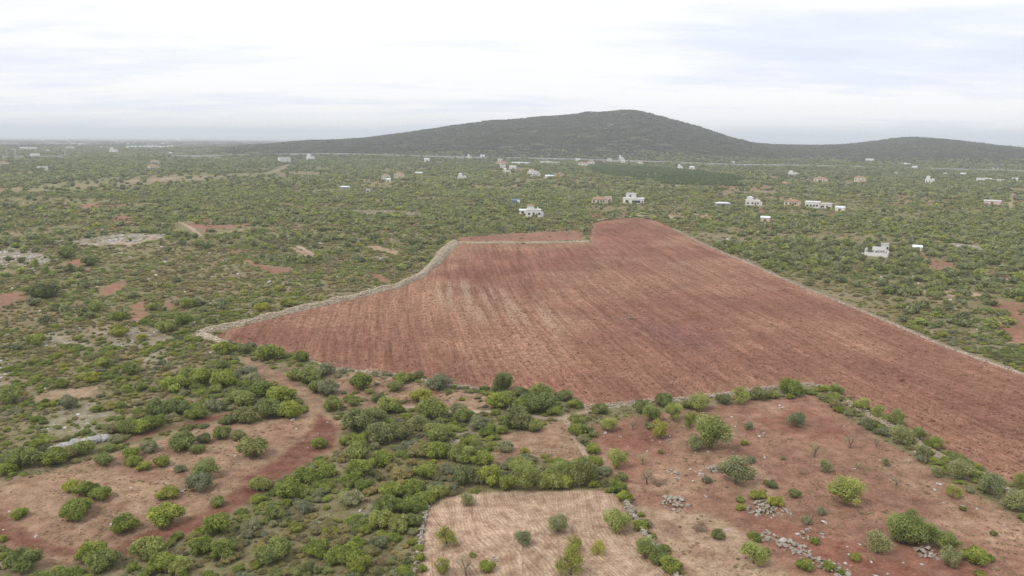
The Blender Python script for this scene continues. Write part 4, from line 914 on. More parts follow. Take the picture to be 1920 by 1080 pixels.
# low undergrowth and dry tufts between the bushes
n = int(sector_area(70, 190) * 1.1); x, y = sector(n, 70, 190, g)
bare = bare_mask(x, y, 0.3); pr = (1 - bare) * np.clip(0.35 + 1.6 * (fbm(x, y, 5, 3, 241) - 0.42), 0.05, 0.9)
keep = g.random(n) < pr; x, y = x[keep], y[keep]; u = g.random(len(x)); kind = np.where(u < 0.5, 'e', np.where(u < 0.75, 'h', np.where(u < 0.9, 'b', 'm')))
emit('undergrowth', 'ehbm', MIDP, x, y, g.uniform(0.3, 0.85, len(x)), kind, 'low undergrowth of %s sprigs between the bushes', 'undergrowth', 0.55)
# sparse weeds on bare earth
n = int(sector_area(75, 170) * 0.5); x, y = sector(n, 75, 170, g)
yd = np.maximum(soft(x, y, YARD, 0.5), np.maximum(soft(x, y, CLEAR, 0.5), np.maximum(soft(x, y, CLEAR3, .5), soft(x, y, CLEAR4, .5)))) * (1 - soft(x, y, FIELD, .3)) * (1 - soft(x, y, PLOT, .3))
for p in RED: yd = yd * (1 - 0.8 * soft(x, y, p, .5))
keep = g.random(n) < yd * np.clip(3.0 * (fbm(x, y, 6, 4, 251) - 0.46), 0.02, 0.6); x, y = x[keep], y[keep]; u = g.random(len(x))
emit('weed_tufts', 'hey', MIDP, x, y, g.uniform(0.2, 0.6, len(x)), np.where(u < 0.72, 'h', np.where(u < 0.94, 'e', 'y')), 'dry %s tufts dotted over the bare earth', 'weeds', 0.5)

n = int(sector_area(75, 175) * 2.2); x, y = sector(n, 75, 175, g)
yd = np.maximum(soft(x, y, YARD, 0.5), np.maximum(soft(x, y, CLEAR, 0.5), np.maximum(soft(x, y, CLEAR3, .5), soft(x, y, CLEAR4, .5)))) * (1 - soft(x, y, FIELD, .3)) * (1 - soft(x, y, PLOT, .3))
for p in RED: yd = yd * (1 - 0.85 * soft(x, y, p, .8))
keep = g.random(n) < yd * np.clip(2.6 * (fbm(x, y, 7, 4, 351) - 0.42), 0.02, 0.8); x, y = x[keep], y[keep]; n = len(x)
ST = [crown_mesh('straw_tuft', 7100 + v, 26, 0.22, M['straw'], 0.10, 0.22, 4, False, False, 0.3, (0.12, 0.2), 0.6) for v in range(3)]
sc = g.uniform(.25, .7, n)
scatter('dry_grass', ST, np.stack([x, y, H(x, y)], 1), np.stack([sc, sc, sc * .6], 1), np.stack([np.zeros(n), np.zeros(n), g.uniform(0, 6, n)], 1), 'straw-coloured dry grass dotted over the bare earth', 'grass')

# mid distance heath and trees
n = int(sector_area(235, 760) * 0.46); x, y = sector(n, 235, 760, g); r = np.hypot(x, y)
bare = bare_mask(x, y, 0.6)
side = sm(-0.02, 0.12, x / y - 0.17)           # trees thicken to the right of the field
tr = np.maximum(side * 0.6, sm(340, 520, r) * 0.55); tr = np.clip(tr + 1.5 * (fbm(x, y, 55, 4, 261) - 0.5), 0.02, 1)
prob = np.clip(0.74 - 0.22 * sm(320, 450, r) + 1.3 * (fbm(x, y, 20, 4, 271) - 0.46) + 1.9 * (fbm(x, y, 80, 3, 272) - 0.48), 0.08, 1) * (1 - bare)
keep = (g.random(n) < prob) & ~house_clear(x, y); x, y, r, tr = x[keep], y[keep], r[keep], tr[keep]
u, u2 = g.random(len(x)), g.random(len(x)); kn = fbm(x, y, 14, 3, 281); kn2 = fbm(x, y, 45, 3, 291)
kind = np.full(len(x), 'e'); kind[kn + 0.3 * u > 0.66] = 'm'; kind[kn + 0.3 * u > 0.74] = 'g'; kind[(u2 > 0.9)] = 'b'; kind[u2 < 0.07] = 'h'
tk = g.random(len(x)) < tr * 0.72
kind[tk] = np.where(u2[tk] < 0.40, 'O', np.where(u2[tk] < 0.66, 'g', np.where(u2[tk] < 0.76, 'C', np.where(u2[tk] < 0.96, 'A', 'Y'))))
w = np.where(np.isin(kind, list('OCAY')), g.uniform(2.2, 4.6, len(x)), g.lognormal(0.24, 0.36, len(x))); w[(kind == 'g') & tk] *= 1.5; w = np.clip(w, 0.7, 6)
thin = (g.random(len(x)) < np.where(np.isin(kind, list('OCAY')), 0.30, 1.0)); x, y, r, kind, w = x[thin], y[thin], r[thin], kind[thin], w[thin]
near = r < 420
emit('mid_scrub', 'emgbh', MIDP, x[near], y[near], w[near], kind[near], 'middle-distance heath of %ses around the field', 'scrub', 0.62)
emit('mid_trees', 'OCAY', MIDP, x[near], y[near], w[near], kind[near], 'middle-distance mass of %ss around the field', 'woodland', 0.85)
fr = ~near
emit('far_scrub', 'emgbh', FARP, x[fr], y[fr], w[fr] * 1.25, kind[fr], 'scrub of %ses beyond the field', 'scrub', 0.65)
emit('far_trees', 'OCAY', FARP, x[fr], y[fr], w[fr], kind[fr], 'woodland of %ss beyond the field', 'woodland', 0.85)

# far woodland and hills
n = int(sector_area(760, 1700) * 0.024); x, y = sector(n, 760, 1700, g)
bare = bare_mask(x, y, 2.0); prob = np.clip(0.60 + 0.3 * sm(900, 1500, np.hypot(x, y)) + 3.4 * (fbm(x, y, 75, 4, 71) * -1 + 0.50), 0.08, 1) * (1 - bare)
keep = (g.random(n) < prob) & ~house_clear(x, y); x, y = x[keep], y[keep]; u = g.random(len(x))
kn = fbm(x, y, 110, 3, 321) - 0.5; u = np.clip(u + 0.9 * kn - 0.40 * sm(850, 1500, np.hypot(x, y)), 0, 1); kind = np.where(u < 0.30, 'C', np.where(u < 0.62, 'O', np.where(u < 0.80, 'g', np.where(u < 0.9, 'A', 'e')))); w = g.uniform(3.4, 7.2, len(x))
emit('distant_woodland', 'OCgAe', FARP, x, y, w, kind, 'distant woodland of %ss round the scattered houses', 'woodland', 0.8)
n = int(sector_area(1650, 3000) * 0.0075); x, y = sector(n, 1650, 3000, g)
prob = np.clip(0.7 + 3.0 * (0.5 - fbm(x, y, 110, 4, 72)), 0.1, 1) * (1 - hillness(x, y)) * (1 - bare_mask(x, y, 3))
keep = (g.random(n) < prob) & ~house_clear(x, y); x, y = x[keep], y[keep]; u = g.random(len(x))
emit('distant_woodland', 'COg', FARP, x, y, g.uniform(5, 10, len(x)), np.where(u < 0.5, 'C', np.where(u < 0.85, 'O', 'g')), 'far hazy woodland of %ss beyond the motorway', 'woodland', 0.75)
CL = {('h', v): clump_mesh(500 + v, M['hill'], 26, 14, 26.0) for v in range(4)}
def clumps(name, x, y, s, label, hs=1.0):
    n = len(x); pts = np.stack([x, y, H(x, y) - 0.5], 1)
    scl = np.stack([s, s, s * hs], 1); rot = np.stack([np.zeros(n), np.zeros(n), g.uniform(0, 6.28, n)], 1)
    scatter(name, [CL['h', v] for v in range(4)], pts, scl, rot, label, 'woodland')
n = int(sector_area(1400, 3300) * 0.0046); x, y = sector(n, 1400, 3300, g); keep = (g.random(n) < np.maximum(hillness(x, y), sm(2800, 3100, np.hypot(x, y)) * .3)) & (bare_mask(x, y, 3) < .5) & ~house_clear(x, y)
x, y = x[keep], y[keep]; clumps('hillside_scrub', x, y, g.uniform(.75, 1.2, len(x)), 'dark green scrub clothing the far hills', 1.0)
n = 6500; th = g.uniform(-HALF, HALF, n); r = np.exp(g.uniform(math.log(3000), math.log(12000), n)); x, y = r * np.sin(th), r * np.cos(th)
keep = fbm(x, y, 420, 4, 111) < 0.58; x, y, r = x[keep], y[keep], r[keep]
clumps('coastal_woodland', x, y, g.uniform(.9, 1.6, len(x)) * (r / 3000) ** .6, 'bluish distant woods on the coastal plain', 0.9)

# citrus grove in rows
lo, hi = GROVE.min(0), GROVE.max(0); gx, gy = np.meshgrid(np.arange(lo[0], hi[0], 4.2), np.arange(lo[1], hi[1], 6.0)); gx, gy = gx.ravel(), gy.ravel()
q = inpoly(gx, gy, GROVE); gx, gy = gx[q] + g.normal(0, .25, q.sum()), gy[q] + g.normal(0, .25, q.sum())
citrus = leaf_material('citrus_leaf', (0.075, 0.115, 0.030), (0.185, 0.255, 0.080), 0.3, 0.2)
CT = [crown_mesh('citrus_crown', 7000 + v, 70, 0.17, citrus, 0.32, 0.4, 5, False, True, 0.26, (0.17, 0.26)) for v in range(3)]
nq = len(gx); sc = g.uniform(3.4, 4.4, nq)
scatter('citrus_grove', CT, np.stack([gx, gy, H(gx, gy)], 1), np.stack([sc, sc, sc * .85], 1), np.stack([np.zeros(nq), np.zeros(nq), g.uniform(0, 6, nq)], 1), 'dark green citrus trees planted in rows below the hill', 'grove')

# ------------------------------------------------------------------ stones
def stone_mesh(seed, mat, flat=0.7):
    gg = np.random.default_rng(seed); bm = bmesh.new()
    for p in sphere_dirs(13, gg) * np.array([.5, .42, .5 * flat]) * gg.uniform(.8, 1.1, (13, 1)): bm.verts.new(p)
    r_ = bmesh.ops.convex_hull(bm, input=bm.verts)
    for v_ in [v_ for v_ in bm.verts if not v_.link_faces]: bm.verts.remove(v_)
    me = bpy.data.meshes.new('stone'); bm.to_mesh(me); bm.free(); me.materials.append(mat); return me
PALES = [stone_mesh(40 + k, M_PALE) for k in range(5)]
STONES = [stone_mesh(60 + k, M_STONE) for k in range(8)]
RUB = [stone_mesh(80 + k, M_RUBBLE) for k in range(8)]
WALLMAT = {'rubble_wall': M_RUBBLE, 'pale_stone_wall': M_RUBBLE}
def put_stone(parent, x, y, z, s, pool=None, flat=1.0):
    o = obj('stone', random.choice(pool or STONES), parent)
    o.location = (x - parent.location.x, y - parent.location.y, z - parent.location.z); o.rotation_euler = (random.uniform(-.5, .5), random.uniform(-.5, .5), random.uniform(0, 6.28))
    o.scale = (s * random.uniform(.8, 1.3), s * random.uniform(.8, 1.2), s * flat * random.uniform(.7, 1.1)); return o
def along(line, step):
    p = np.array(line); L = np.r_[0, np.cumsum(np.hypot(*np.diff(p, axis=0).T))]; q = np.arange(0, L[-1], step)
    x, y = np.interp(q, L, p[:, 0]), np.interp(q, L, p[:, 1]); tx, ty = np.gradient(x), np.gradient(y); n_ = np.hypot(tx, ty)
    return x, y, -ty / n_, tx / n_, q / L[-1]
def rubble_wall(name, label, line, width, height, size, per_m, group=None):
    """field wall of small stones: a mound under a joined skin of real stones"""
    line = gl(line); t = thing(name, label, 'wall', (*line[0], float(H(*line[0]))), group=group); ox, oy, oz = t.location
    x, y, nx, ny, f = along(line, 1.5); wd = np.interp(f, np.linspace(0, 1, len(width)), width); hh = np.interp(f, np.linspace(0, 1, len(height)), height) * (0.45 + 1.1 * fbm(x, y, 6, 3, 301)); wd = wd * (0.6 + 0.8 * fbm(x, y, 9, 3, 302))
    prof_ = [(-.5, 0), (-.3, .75), (0, .92), (.3, .75), (.5, 0)]
    v = np.concatenate([np.stack([x + nx * wd * a - ox, y + ny * wd * a - oy, H(x, y) + hh * b_ * .85 - .05 - oz], 1) for a, b_ in prof_]); m_ = len(x)
    fc = [(a * m_ + i, a * m_ + i + 1, (a + 1) * m_ + i + 1, (a + 1) * m_ + i) for a in range(4) for i in range(m_ - 1)]
    wmat = WALLMAT.get(name, M_DULL); obj('core', np_mesh('core', v, np.array(fc), wmat, False), t)
    L = m_ * 1.5; n_ = int(L * per_m); q = rng.random(n_); xi, yi, nxi, nyi, wi, hi_ = (np.interp(q, f, a) for a in (x, y, nx, ny, wd, hh)); c = rng.uniform(-.52, .52, n_)
    base = [(np.array([p.co for p in me.vertices]), [list(p.vertices) for p in me.polygons]) for me in RUB]
    px_, py_ = xi + nxi * c * wi, yi + nyi * c * wi; pz_ = H(px_, py_) + hi_ * np.interp(np.abs(c), [0, .3, .5], [.9, .72, .03])
    V, Fc = [], []; b = 0
    for k in range(n_):
        bv, bf = base[k % 8]; s_ = size * random.uniform(.6, 1.5); a = random.uniform(0, 6.28); ca, sa = math.cos(a), math.sin(a)
        R_ = np.array([[ca, -sa, 0], [sa, ca, 0], [0, 0, 1]]); V.append(bv @ R_.T * s_ + (px_[k] - ox, py_[k] - oy, pz_[k] - oz)); Fc += [[i + b for i in fq] for fq in bf]; b += len(bv)
    me = bpy.data.meshes.new('rubble'); me.from_pydata(np.concatenate(V).tolist(), [], Fc); me.update(); me.materials.append(wmat)
    finish(obj('rubble', me, t), kind='stuff')
rubble_wall('rubble_wall', 'broad pale rubble wall curving along the scrub side of the field', [(374, 626), (440, 611), (520, 592), (600, 573), (680, 554), (742, 539), (788, 519), (817, 493), (838, 468), (852, 456)], [2.6, 2.6, 2.6, 2.6, 2.8, 3.2, 4.4, 5.6, 5.0], [1.2, 1.2, 1.2, 1.3, 1.3, 1.6, 1.9, 1.8], .62, 17)
rubble_wall('rubble_wall', "short rubble bank closing the field's pointed corner by the bright bushes", [(376, 627), (398, 637), (430, 648)], [3.0, 2.6, 1.8], [1.1, 1.0, .6], .6, 15)
rubble_wall('stone_terrace', 'long ruined grey stone terrace in the scrub beyond the field', [(660, 398), (720, 399), (775, 404), (792, 407)], [3.0, 4.0, 6.0], [1.5, 1.6, 2.2], .9, 10)
rubble_wall('pale_stone_wall', 'low straight pale wall across the back of the field', [(853, 456), (980, 456), (1107, 454)], [1.3], [.75], .55, 8)
rubble_wall('pale_stone_wall', 'low pale wall curving over the top of the field knoll', [(1108, 419), (1118, 415), (1140, 411), (1195, 406), (1240, 408), (1290, 409)], [1.5], [.9], .6, 8)
rubble_wall('stone_wall', "long narrow wall along the field's straight scrub side", [(1262, 429), (1310, 454), (1370, 480), (1440, 510), (1520, 545), (1600, 577), (1680, 610), (1760, 645), (1840, 675), (1930, 706), (2060, 752)], [1.0], [.5], .45, 8)
rubble_wall('stone_wall', "low pale wall at the olive yard's top beside the field", [(1095, 766), (1150, 763), (1210, 757), (1290, 749), (1380, 738), (1460, 728), (1520, 722), (1535, 725)], [1.2], [.7], .5, 10)
rubble_wall('stone_wall', 'tumbled wall under trees between olive yard and field track', [(1533, 723), (1570, 742), (1610, 768), (1680, 806), (1760, 855), (1840, 897), (1930, 940), (2060, 1010)], [1.5], [.5], .45, 7)
rubble_wall('stone_wall', "faint low stone line along the field's near edge", [(575, 675), (625, 692), (700, 698), (770, 708), (840, 722), (905, 730)], [.8], [.35], .42, 6)

def stone_row(name, label, line, width, height, size, per_m, cap, cw=.55):
    line = gl(line); t = thing(name, label, 'wall', (*line[0], float(H(*line[0])))); x, y, nx, ny, f = along(line, .3); n_ = min(cap, int(len(x) * .3 * per_m))
    ox, oy, oz = t.location; wd = width * cw
    v = np.concatenate([np.stack([x + nx * wd * a - ox, y + ny * wd * a - oy, H(x, y) + height * b_ - .05 - oz], 1) for a, b_ in [(-.5, 0), (-.4, .8), (.4, .8), (.5, 0)]]); m_ = len(x)
    obj('core', np_mesh('core', v, np.array([(a * m_ + i, a * m_ + i + 1, (a + 1) * m_ + i + 1, (a + 1) * m_ + i) for a in range(3) for i in range(m_ - 1)]), M_STONE), t)
    for _ in range(n_):
        k = random.randrange(len(x)); c = random.uniform(-.5, .5); px_, py_ = x[k] + nx[k] * c * width, y[k] + ny[k] * c * width
        put_stone(t, px_, py_, float(H(px_, py_)) + height * (random.uniform(.55, .95) if abs(c) < .4 else random.uniform(.05, .7)), size * random.uniform(.6, 1.4))
stone_row('dry_stone_wall', "long grey dry stone wall down the furrowed plot's side", [(1172, 944), (1196, 985), (1226, 1030), (1262, 1078), (1300, 1130)], .9, .8, .48, 8, 290)
stone_row('dry_stone_wall', 'crumbling pale stone wall on the thicket side of the furrowed plot', [(803, 950), (793, 985), (787, 1020), (778, 1060), (770, 1120)], .9, .4, .42, 6, 160)
stone_row('dry_stone_wall', 'collapsed grey stone wall on the stony strip below the olive yard', [(1428, 1003), (1470, 1020), (1510, 1040), (1560, 1066), (1620, 1100)], 2.8, .22, .62, 9, 230, .12)
def heap(name, label, px, py, rpx, n_, size, flat=.35):
    c = G(px, py); rm = rpx * depth(c) / F_PX; t = thing(name, label, 'rocks', tuple(c))
    for _ in range(n_):
        a, r_ = random.uniform(0, 6.28), rm * math.sqrt(random.random()); px_, py_ = c[0] + math.cos(a) * r_, c[1] + math.sin(a) * r_ * 1.1
        put_stone(t, px_, py_, float(H(px_, py_)) + rm * flat * .5 * max(0, 1 - r_ / rm) + .05, size * random.uniform(.5, 1.4))
heap('rock_heap', 'pale rock heap beside the large olive tree in the yard', 1334, 880, 14, 19, .75)
heap('rock_heap', 'grey rock heap with yellow-green bushes in the olive yard', 1430, 954, 32, 60, .6)
heap('rock_heap', 'spread of grey rocks beside the bushy rock heap', 1466, 957, 18, 18, .5, .1)
heap('rock_heap', 'pale boulder heap by the dry plants near the plot wall', 1265, 944, 26, 34, .8)
heap('rock_heap', 'flat pale stones beside the dry plants above the boulder heap', 1262, 890, 18, 12, .7, .15)
heap('rock_heap', 'few grey boulders under the biggest light green tree', 1735, 1036, 24, 15, .95, .15)
heap('rock_heap', 'small pale stones round a yellow-green bush on the stony strip', 1518, 1004, 20, 16, .5, .1)
heap('rock_heap', 'pale stones under the almond tree at the yard top', 1240, 822, 22, 18, .5, .1)
heap('rock_heap', 'ring of pale stones by the dense bush on the furrowed plot', 924, 1050, 10, 9, .4, .1)
heap('rock_heap', 'small white rocks in the tan clearing beside a yellow-green bush', 336, 920, 10, 9, .55, .2)
heap('rock_heap', 'white stones under the yellow-green bush at the field edge', 795, 762, 8, 9, .45, .2)
def outcrop():
    p = G([104, 130, 160, 205], [846, 838, 832, 824]); c = p.mean(0); t = thing('limestone_outcrop', 'long grey limestone slab rising beside the rim of the tan clearing', 'rock', tuple(c))
    d = p[3] - p[0]; L = np.linalg.norm(d[:2]); a = math.atan2(d[1], d[0]); gg = np.random.default_rng(5)
    for k in range(9):
        bm = bmesh.new(); bmesh.ops.create_icosphere(bm, subdivisions=2, radius=.5)
        for v in bm.verts:
            q = fbm(np.array([v.co.x * 3 + k * 7]), np.array([v.co.y * 3 + v.co.z * 2]), .5, 3, 77)[0]; v.co *= .75 + .5 * q
        me = bpy.data.meshes.new('slab'); bm.to_mesh(me); bm.free(); me.materials.append(M_SLAB); o = obj('slab', me, t)
        f = (k + .5) / 9 - .5; o.location = (math.cos(a) * L * f, math.sin(a) * L * f + gg.normal(0, .25), .15 + .25 * (1 - 4 * f * f)); o.rotation_euler = (gg.normal(0, .12), .12, a + gg.normal(0, .2)); o.scale = (L / 9 * 2.4, 2.2, 1.5)
outcrop()
for k, (px, py) in enumerate([(1166, 600), (1173, 599), (1179, 597), (1184, 598), (1189, 597)]):
    c = G(px, py); t = thing('field_boulder', 'white boulder in the short row in the middle of the ploughed field', 'boulder', tuple(c), group='white boulders in the ploughed field')
    o = put_stone(t, c[0], c[1], c[2] + .2, .8); 
# loose pale stones
n = int(sector_area(75, 430) * .7); x, y = sector(n, 75, 430, g); pr = np.zeros(n)
for p in ROCK: pr = np.maximum(pr, soft(x, y, p, 1.2))
pr = pr * .8 * sm(.38, .56, fbm(x, y, 4, 3, 331)) + soft(x, y, YARD, .5) * .05 * sm(.4, .6, fbm(x, y, 9, 3, 341)) * 2 + soft(x, y, CLEAR, .5) * .02 + np.where(bare_mask(x, y) < .3,   .10 * sm(.55, .7, fbm(x, y, 7, 3, 311)), 0)
pr = pr * (1 - soft(x, y, FIELD, .3)); keep = g.random(n) < pr; x, y = x[keep], y[keep]; n = len(x); s_ = g.lognormal(-.9, .42, n) * (1 + .9 * sm(180, 330, np.hypot(x, y)))
scatter('loose_stones', PALES, np.stack([x, y, H(x, y) + .04], 1), np.stack([s_ * 1.2, s_, s_ * .8], 1), g.uniform(-.5, .5, (n, 3)) + np.array([0, 0, 3]) * g.random((n, 1)), 'loose pale limestone lying over the heath and bare earth', 'stones')
d_ = ray(g.uniform(960, 1330, 900), g.uniform(210, 262, 900)); hx = d_[:, 0] / d_[:, 1] * 2450; hy = 2500 - g.uniform(20, 620, 900); q = (fbm(hx, hy, 120, 3, 361) > .56) & (H(hx, hy) > 60) & (g.random(900) < .6); hx, hy = hx[q], hy[q]; n = len(hx); s_ = g.uniform(2, 5, n)
scatter('hill_rocks', PALES, np.stack([hx, hy, H(hx, hy) + 1.6], 1), np.stack([s_ * 1.6, s_, s_ * .7], 1), np.stack([np.zeros(n), np.zeros(n), g.uniform(0, 6, n)], 1), 'pale rock outcrops speckling the upper slopes of the big hill', 'rocks')
# clods on the ploughed earth
n = 75000; th = g.uniform(-HALF, HALF, n); r = np.exp(g.uniform(math.log(120), math.log(330), n)); x, y = r * np.sin(th), r * np.cos(th); q = soft(x, y, FIELD, .3) > .8; x, y = x[q], y[q]; n = len(x); s_ = g.lognormal(-1.05, .4, n)
M_CLOD = plain('earth_clod', (0.28, 0.15, 0.10), .95, .25, 2.0, .05)
M_CLOD2 = plain('dark_clod', (0.16, 0.075, 0.05), .95, .25, 2.0, .05)
CLOD = [stone_mesh(90 + k, (M_CLOD, M_CLOD2, M_CLOD2, M_PALE, M_CLOD)[k] if k != 3 else M_CLOD) for k in range(5)]
scatter('earth_clods', CLOD, np.stack([x, y, H(x, y) + .02], 1), np.stack([s_, s_, s_ * .8], 1), np.stack([np.zeros(n), np.zeros(n), g.uniform(0, 6, n)], 1), 'clods and stones turned up over the ploughed field', 'clods')

# ------------------------------------------------------------------ houses
def windows(t, wallname, xs, zs, y, w, h):
    for xx in xs:
        for z in zs:
            o = MB().box(xx - w / 2 - .1, xx + w / 2 + .1, y - .06, y + .02, z - h / 2 - .1, z + h / 2 + .1).build('window', M_FLAT, t)
            MB().box(xx - w / 2, xx + w / 2, y - .10, y - .062, z - h / 2, z + h / 2).build('pane', M_GLASS, o)
def house(h, p, wm):
    px, py, wpx, wh, style, lab = h
    az = math.atan2(p[0], p[1]); t = thing('house' if style not in ('shed', 'pavilion', 'ruin', 'blue') else {'shed': 'shed', 'pavilion': 'pavilion', 'ruin': 'ruined_house', 'blue': 'blue_shed'}[style], lab, 'house' if style not in ('shed', 'pavilion', 'ruin', 'blue') else ('ruin' if style == 'ruin' else 'shed'), (p[0], p[1], p[2] - .2), -az + random.uniform(-.3, .3))
    a = wm / 2; dp = min(wm * .62, 11.0)
    big = p[1] < 1250
    if style == 'modern':
        MB().box(-a, a, 0, dp, 0, wh + .3).build('wall', M_WHITE, t); MB().box(-a - .2, a + .2, -.2, dp + .2, wh + .3, wh + .7).build('roof', M_WHITE, t)
        u_ = MB().box(-a * .72, a * .22, .8, dp - .8, wh + .7, wh + 3.9).build('upper_storey', M_WHITE, t); MB().box(-a * .76, a * .26, .6, dp - .6, wh + 3.9, wh + 4.15).build('parapet', M_FLAT, u_)
        windows(t, 'wall', [-a * .6, a * .05, a * .3, a * .55], [wh * .5], 0, 2.2, 1.9); windows(t, 'upper', [-a * .3], [wh + 2.3], .8, 1.4, 1.3)
        MB().box(a * .8, a * .95, -.08, 0, .2, 2.4).build('door', M_DOOR, t)
    elif style in ('tile', 'multi', 'cream'):
        wm_ = M_CREAM if style == 'cream' else (M_WHITE if px != 1124 and px != 1484 else M_CREAM)
        MB().box(-a, a * .75, 0, dp, 0, wh).build('wall', wm_, t); MB().box(a * .752, a, .6, dp * .8, 0, wh * .72).build('side_wing', wm_, t)
        if style == 'multi':
            MB().box(-a - .15, a * .75 + .1, -.15, dp + .15, wh + .002, wh + .35).build('parapet', M_WHITE, t)
            u_ = MB().box(-a * .85, -a * .1, .8, dp * .7, wh + .352, wh * 1.55 + .35).build('upper_storey', wm_, t); MB().hip(-a * .85, -a * .1, .8, dp * .7, wh * 1.55 + .352, .9, .3).build('roof', M_TILE if px in (1003, 723) else M_WHITE, u_)
            c_ = MB().box(a * .3, a * .42, dp * .5, dp * .62, wh + .352, wh + 1.7).build('chimney', M_WHITE, t)
        else:
            r_ = MB().hip(-a, a * .75, 0, dp, wh + .003, max(1.1, dp * .2), .5).build('roof', M_TILE, t); MB().box(-a * .4, -a * .3, dp * .55, dp * .65, wh + .4, wh + dp * .2 + .9).build('chimney', wm_, r_)
            MB().box(a * .70, a + .2, .4, dp * .8 + .2, wh * .72 + .003, wh * .72 + .25).build('wing_roof', M_FLAT, t)
        windows(t, 'wall', [-a * .7, -a * .15, a * .5] if big else [-a * .5, a * .4], [wh * .5], 0, 1.3, 1.3)
        MB().box(a * .1, a * .1 + 1.1, -.08, 0, .2, 2.4).build('door', M_DOOR, t)
    elif style == 'long':
        MB().box(-a, a * .1, 0, dp, 0, wh).build('wall', M_WHITE, t); MB().box(a * .102, a, .8, dp, 0, wh * .8).build('side_wing', M_WHITE, t)
        MB().box(-a - .3, a * .1 + .3, -.3, dp + .3, wh + .002, wh + .4).build('roof', M_WHITE, t); MB().box(a * .1 + .31, a + .3, .5, dp + .3, wh * .8 + .002, wh * .8 + .35).build('wing_roof', M_FLAT, t)
        windows(t, 'wall', [-a * .8, -a * .55, -a * .3, -a * .08], [wh * .5], 0, 1.4, 1.3); windows(t, 'wing', [a * .4, a * .7], [wh * .42], .8, 1.4, 1.2); MB().box(a * .2, a * .2 + 1.1, .72, .8, .2, 2.3).build('door', M_DOOR, t)
    elif style == 'block':
        wl = M_PINK if px == 1140 else M_WHITE
        MB().box(-a, a, 0, dp, 0, wh).build('wall', wl, t); MB().box(-a - .15, a + .15, -.15, dp + .15, wh + .002, wh + .3).build('roof', M_FLAT, t)
        windows(t, 'wall', [-a * .45, a * .45], [wh * .55], 0, 1.1, 1.1); MB().box(-.5, .5, -.08, 0, .2, 2.2).build('door', M_DOOR, t)
    elif style in ('shed', 'blue'):
        wl = M_PINK if px in (1434, 1860) else (M_BLUE if style == 'blue' else M_WHITE); dp = min(dp, 7)
        MB().box(-a, a, 0, dp, 0, wh).build('wall', wl, t); MB().hip(-a, a, 0, dp, wh + .003, .9, .3, True).build('roof', M_BLUE if style == 'blue' else (M_PLASTIC if px != 1860 else M_FLAT), t); MB().box(-.9, .9, -.08, 0, .2, 2.0).build('door', M_DOOR, t)
        if style == 'blue': MB().box(a * .3, a, -2.6, -.02, 0, wh * 1.1).build('white_bay', M_WHITE, t)
    elif style == 'pavilion':
        for sx in (-1, -.33, .33, 1): MB().box(sx * a - .15, sx * a + .15, 0, .3, 0, wh).build('post', M_WHITE, t)
        MB().box(-a, a, dp * .6, dp * .6 + .25, 0, wh).build('wall', M_WHITE, t); MB().hip(-a, a, 0, dp * .6, wh + .003, .8, .6).build('roof', M_PLASTIC, t)
    elif style == 'ruin':
        for nm_, bx in (('wall', (-a, a, 0, .4, 0, wh * .75)), ('wall', (-a, -a + .4, .402, dp, 0, wh * 1.3)), ('wall', (a - .4, a, .402, dp, 0, wh * .9)), ('wall', (-a * .5, a * .7, dp, dp + .4, 0, wh * 1.6)), ('wall', (-a * .2, -a * .2 + .35, .402, dp - .01, 0, wh))): MB().box(*bx).build(nm_, M_WHITE, t)
        MB().box(-a * .98 + .4, a * .98 - .4, .41, dp - .02, 0, .25).build('floor_slab', M_DARKW, t)
        for k in range(7): MB().box(-a * .8 + k * a * .22, -a * .8 + k * a * .22 + .25, .5, dp - .3, wh * .8 + .05 * k, wh * .8 + .2 + .05 * k).build('beam', M_DARKW, t)
for h, p, wm in zip(HOUSES, H_POS, H_W): house(h, p, float(wm))
# far town and farms on the coastal plain
places_ = []
for px, py in [(5, 259), (14, 258), (26, 260), (60, 260), (64, 262), (92, 261), (100, 257), (104, 259), (112, 261), (124, 259), (128, 256), (80, 262), (175, 263), (176, 260), (218, 266), (228, 266), (236, 267), (254, 266), (266, 266), (240, 270), (302, 270), (306, 271), (324, 257), (325, 262), (190, 257), (205, 258), (250, 256), (285, 258), (340, 260), (380, 262), (410, 262), (465, 263), (430, 258), (137, 271), (150, 272), (190, 278), (200, 279), (240, 279), (320, 290), (90, 285), (1440, 270), (1455, 268), (1480, 267), (1500, 268), (1550, 269), (1585, 267), (1850, 274), (1870, 275), (1900, 276)]:
    p = G(px, py)
    if p[1] > 11500: p = p * (11000 / p[1]); p[2] = H(p[0], p[1])
    places_.append(p)
for k, p in enumerate(places_):
    d = math.hypot(p[0], p[1]); w = random.uniform(3.0, 7.0) * d / F_PX * .8; hh = max(4.5, 1.1 * d / F_PX * random.uniform(.8, 1.3)); side_ = 'beyond the wooded lowland' if p[0] < 0 else 'behind the low second hill'
    t = thing('far_building', f'tiny hazy white building on the coastal plain {side_}', 'building', (p[0], p[1], p[2] - .5), -math.atan2(p[0], p[1]), group=f'far buildings {side_}')
    MB().box(-w / 2, w / 2, 0, w * .4, 0, hh).build('wall', M_WHITE, t); MB().hip(-w / 2, w / 2, 0, w * .4, hh + .01, hh * .25, .5, True).build('roof', M_PLASTIC if k % 4 else M_TILE, t)
    for q in (-.3, 0, .3): MB().box(w * q - w * .05, w * q + w * .05, -.12, -.01, hh * .35, hh * .65).build('window', M_GLASS, t)
